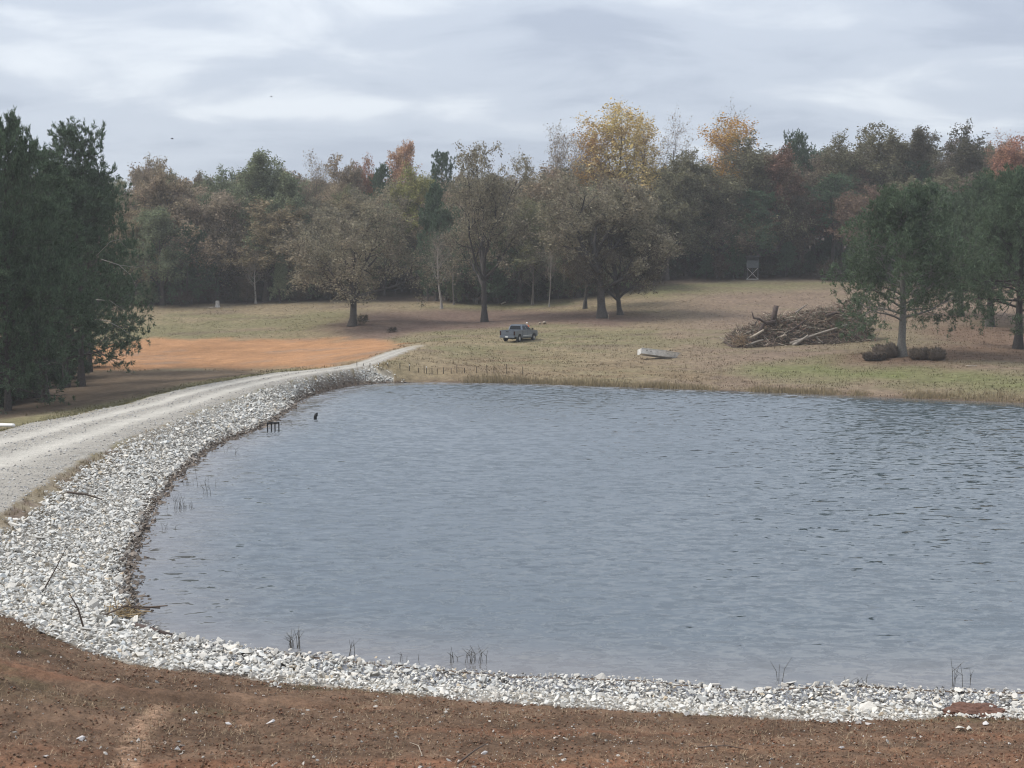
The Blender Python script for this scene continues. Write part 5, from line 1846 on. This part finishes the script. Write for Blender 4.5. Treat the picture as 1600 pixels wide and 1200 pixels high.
WEEDS = [(460, 1012, 12, .55, .12, 'bushy clump of dead stalks in the water below the dam corner', .35), (733, 1035, 14, .40, .22, 'wide clump of dark stalks in shallow water near the stone band', .5), (706, 1036, 3, .5, .05, 'two or three leaning stalks just left of the wide dark clump', .3),
         (545, 1026, 4, .5, .14, 'sparse bent stalks between the bushy clump and the wide clump', .5), (635, 1031, 4, .18, .16, 'short dark stubs in the water left of the wide clump', .3), (1218, 1064, 3, .62, .05, 'curved thin blades standing alone off the right stone band', .5),
         (1345, 1072, 8, .28, .16, 'short green and brown blades among the stones at right', .4), (1490, 1073, 4, .66, .08, 'tall upright blades by the large stone at right', .2), (1515, 1070, 2, .4, .02, 'single thin blade right of the tall upright blades', .1),
         (280, 795, 12, .62, .16, 'dark tuft of dead stalks in the water beside the riprap', .2), (292, 794, 6, .3, .2, 'low ragged stalks just right of the dark tuft', .4), (310, 761, 1, 1.9, .01, 'long single bent stem rising from the water near the riprap', .25),
         (328, 772, 6, .6, .18, 'broken dark stalks beyond the long bent stem', .35), (322, 758, 2, .5, .04, 'thin pair of stems above the broken dark stalks', .1), (337, 762, 1, .45, .01, 'lone short stem right of the broken dark stalks', .1), (291, 757, 5, .3, .22, 'little row of stubs by the riprap edge', .15),
         (345, 706, 9, .6, .5, 'tangle of low dead stems where the riprap meets water', .8), (366, 712, 2, .8, .1, 'slanting thin stems right of the tangle of low stems', .7), (262, 826, 4, .4, .18, 'sparse twigs in the water at the inner bend', .9),
         (462, 648, 2, .7, .03, 'thin dead stem near the upper riprap shore', .15), (445, 664, 4, .35, .3, 'faint low stubs right of the black rack', .3)]
for i, (px, py, n, h, sp, lb, ln) in enumerate(WEEDS):
    weed(px, py, n, h, sp, lb, 100 + i, lean=ln)
weed(576, 600, 16, .9, 1.3, 'green-brown tufts on the far corner of the white stones', 300, True, M_weedg, .25)
weed(594, 592, 12, .8, .8, 'olive tufts among the stones behind the far corner', 301, False, M_weedg, .25)


def stick(px0, py0, px1, py1, r, label, z0=.12, z1=.5, side=None, mat=None):
    A, B = hit(px0, py0), hit(px1, py1)
    if z1 > 1:                       # a stick that stands up: its tip over its foot
        B = at(px1, py1, A[1] - .3)
        B = B - np.array((0, 0, z1 - 1)) * 0
        z1 = 0
    root = empty('stick', A)
    prop(root, label, 'stick')
    A2, B2 = Vector((0, 0, z0)), Vector(B - A) + Vector((0, 0, z1))
    M_ = (A2 + B2) / 2 + Vector((.05, 0, .06))
    MB().tube([A2, M_, B2], [r, r * .8, r * .4], 5).build('stem', mat or M_stick, root, True)
    if side:
        MB().tube([M_, M_ + Vector(side)], [r * .6, r * .25], 4).build('side_twig', mat or M_stick, root, True)


stick(66, 926, 105, 853, .022, 'long thin twig standing on the white stones at left', .0, 2, (.35, 0, -.25))
stick(131, 984, 107, 925, .03, 'thin dark stick leaning on the stones above the soil', .0, 2, (-.25, .1, .1))
stick(105, 776, 160, 787, .05, 'curved dark branch lying flat across the upper riprap', .16, .16)
stick(715, 1197, 760, 1170, .02, 'curved brown twig lying on the soil at the bottom', .04, .08)
stick(1090, 1171, 1170, 1176, .015, 'straight thin twig lying on the soil right of centre', .03, .03)
stick(660, 1185, 640, 1165, .010, 'small straw-coloured twig left of the curved brown twig', .03, .05, None, M_logp)
A, B = at_z(212, 978, .05), at_z(268, 993, .04)
log_thing('driftwood', A, B, .09, M_logd, 'dark waterlogged branch floating at the corner of the stones', 'driftwood', .6)
# drifted reeds in the corner
p = hit(200, 965)
root = empty('drift_heap', p)
prop(root, 'heap of drifted yellowish reeds and sticks in the shore corner', 'drift heap')
rngd = np.random.default_rng(5)
b = MB()
for i in range(70):
    c = Vector((rngd.normal(-.1, .28), rngd.normal(-.05, .24), rngd.uniform(.05, .30)))
    d = Vector((rngd.normal(0, 1), rngd.normal(0, .8), rngd.normal(0, .25))).normalized() * rngd.uniform(.10, .32)
    b.tube([c - d, c + d], [.014, .008], 4)
o = b.build('reed_litter', simple('drift_reed', (.30, .22, .12), .9, 0, .45, 5), root)
prop(o, kind='stuff')
for i in range(4):
    c = Vector((rngd.normal(.1, .3), rngd.normal(0, .25), .25))
    d = Vector((rngd.normal(0, .5), rngd.normal(0, .3), .1)).normalized() * .55
    MB().tube([c - d, c + d], [.03, .018], 6).build('branch', M_stick, root)

# black rack and the dark stub standing in the water
M_rack = simple('black_wet_rack', (0.010, 0.011, 0.013), .5, 0, .2, 8)
p = at_z(427, 674, 0)
root = empty('sunken_rack', p, R(12))
prop(root, 'small black barred rack standing in the water off the riprap', 'rack')
MB().box((0, 0, .53), (.78, .05, .10)).build('top_bar', M_rack, root)
for x in (-.35, -.11, .11, .35):
    MB().box((x, 0, .16), (.075, .05, .72)).build('upright', M_rack, root)
p = at_z(493, 655, 0)
o = MB().tube([(0, 0, -.3), (-.02, 0, .12), (.06, 0, .34), (.14, 0, .44)], [.10, .11, .12, .05], 8).build('wooden_stub', M_rack, None, True, loc=p)
prop(o, 'small dark bent stub poking out of the water beyond the rack', 'stub')

# ------------------------------------------------------------------ person behind the truck
def skin_obj(name, joints, edges, radii, mat, parent, lvl=2):
    me = bpy.data.meshes.new(name)
    me.from_pydata(joints, edges, [])
    o = link(name, me, mat, parent)
    md = o.modifiers.new('skin', 'SKIN')
    for i, r in enumerate(radii):
        me.skin_vertices[0].data[i].radius = (r, r) if isinstance(r, (int, float)) else r
    me.skin_vertices[0].data[0].use_root = True
    sb = o.modifiers.new('sub', 'SUBSURF')
    sb.levels = sb.render_levels = lvl
    md.use_smooth_shade = True
    return o


def person():
    p = at(823.5, 531, 154.6)
    root = empty('person', (p[0], p[1], gz(p[0], p[1])), R(205))
    prop(root, 'person in an orange vest and white cap standing behind the truck', 'person')
    M_skin = simple('skin', (.42, .26, .19), .6, 0, .08, 6)
    M_jeans = simple('dark_jeans', (.035, .045, .07), .9, 0, .2, 12)
    M_vest = simple('orange_vest', (.85, .17, .035), .8, 0, .1, 8)
    M_capw = simple('white_cap', (.80, .79, .77), .7, 0, .05, 8)
    J = [(0, 0, .95), (0, 0, 1.15), (0, .01, 1.36), (0, .02, 1.50), (0, .0, 1.57), (0, -.02, 1.66), (0, -.015, 1.75),
         (-.11, 0, .90), (-.12, -.02, .50), (-.12, .01, .09), (-.13, -.15, .045), (.11, 0, .90), (.12, -.02, .50), (.12, .01, .09), (.13, -.15, .045),
         (-.19, .01, 1.45), (-.25, .02, 1.18), (-.24, -.10, .95), (-.235, -.13, .87), (.19, .01, 1.45), (.25, .02, 1.18), (.24, -.10, .95), (.235, -.13, .87)]
    E = [(0, 1), (1, 2), (2, 3), (3, 4), (4, 5), (5, 6), (0, 7), (7, 8), (8, 9), (9, 10), (0, 11), (11, 12), (12, 13), (13, 14), (3, 15), (15, 16), (16, 17), (17, 18), (3, 19), (19, 20), (20, 21), (21, 22)]
    rad = [(.16, .12), (.15, .11), (.17, .12), (.11, .09), .055, (.082, .10), (.075, .09), .095, .065, .045, .04, .095, .065, .045, .04, .065, .05, .038, .034, .065, .05, .038, .034]
    skin_obj('body', J, E, rad, M_skin, root)
    # trousers and vest follow the body
    skin_obj('trousers', [J[0], J[7], J[8], (J[9][0], J[9][1], .12), J[11], J[12], (J[13][0], J[13][1], .12)], [(0, 1), (1, 2), (2, 3), (0, 4), (4, 5), (5, 6)], [(.175, .135), .112, .085, .072, .112, .085, .072], M_jeans, root)
    skin_obj('vest', [(0, 0, .98), (0, 0, 1.15), (0, .01, 1.36), (0, .015, 1.49), (-.18, .01, 1.44), (.18, .01, 1.44), (-.235, .02, 1.25), (.235, .02, 1.25)], [(0, 1), (1, 2), (2, 3), (3, 4), (3, 5), (4, 6), (5, 7)], [(.185, .15), (.18, .14), (.195, .145), (.12, .11), .085, .085, .072, .072], M_vest, root)
    for s in (-1, 1):
        for k in range(4):
            a = (s * .235 + (k - 1.5) * .012, -.135, .85)
            MB().tube([a, (a[0], a[1] - .02, .80 - .008 * (k in (1, 2))), (a[0], a[1] - .01, .765 - .010 * (k in (1, 2)))], [.010, .009, .006], 5).build('finger', M_skin, root, True)
        MB().tube([(s * .215, -.15, .86), (s * .20, -.175, .825)], [.011, .008], 5).build('thumb', M_skin, root, True)
        MB().box((s * .13, -.07, .045), (.10, .28, .09)).build('boot', simple('boot', (.03, .022, .017), .8), root, bevel=.025)
        MB().box((s * .03, -.112, 1.695), (.02, .012, .010)).build('eye', M_black, root)
    c = MB().lathe([(.105, 1.715), (.108, 1.76), (.085, 1.815), (.03, 1.84)], 14, 'z', (0, -.015, 0))
    c.box((0, -.14, 1.725), (.15, .12, .014))
    c.build('cap', M_capw, root, True)
    MB().tube([(0, -.105, 1.69), (0, -.132, 1.665)], [.012, .016], 5).build('nose', M_skin, root, True)
    return root


person()

# ------------------------------------------------------------------ birds
M_bird = simple('dark_plumage', (.03, .03, .032), .8, 0, .1, 5)
for px, py, Y, s, lb in ((269, 217, 150, .34, 'small dark bird gliding low over the left woods'), (424, 151, 150, .22, 'tiny dark bird high above the left woods')):
    p = at(px, py, Y)
    root = empty('bird', p, R(20))
    root.scale = (s, s, s)
    prop(root, lb, 'bird')
    MB().tube([(-.55, 0, 0), (-.3, 0, .03), (.1, 0, .03), (.4, 0, .05), (.55, 0, .02)], [.03, .12, .15, .09, .02], 8).build('body', M_bird, root, True)
    for sd_ in (-1, 1):
        MB().loft([[(.15, sd_ * .1, .05), (-.2, sd_ * .1, .05), (-.2, sd_ * .1, .08), (.15, sd_ * .1, .08)], [(.12, sd_ * .6, .28), (-.15, sd_ * .6, .28), (-.15, sd_ * .6, .30), (.12, sd_ * .6, .30)], [(-.05, sd_ * 1.15, .22), (-.12, sd_ * 1.15, .22), (-.12, sd_ * 1.15, .23), (-.05, sd_ * 1.15, .23)]]).build('wing', M_bird, root)

# ------------------------------------------------------------------ haze
hz = MB().box((0, 0, 28), (830, 830, 65)).build('haze', None)
mh = Mat('thin_autumn_haze')
mh.N.remove(mh.bsdf)
pv = mh.n('ShaderNodeVolumePrincipled')
pv.inputs['Color'].default_value = (0.94, 0.96, 0.98, 1)
pv.inputs['Density'].default_value = 0.00035
pv.inputs['Anisotropy'].default_value = 0.2
mh.L.new(pv.outputs[0], mh.out.inputs['Volume'])
hz.data.materials.append(mh.m)
prop(hz, kind='stuff')
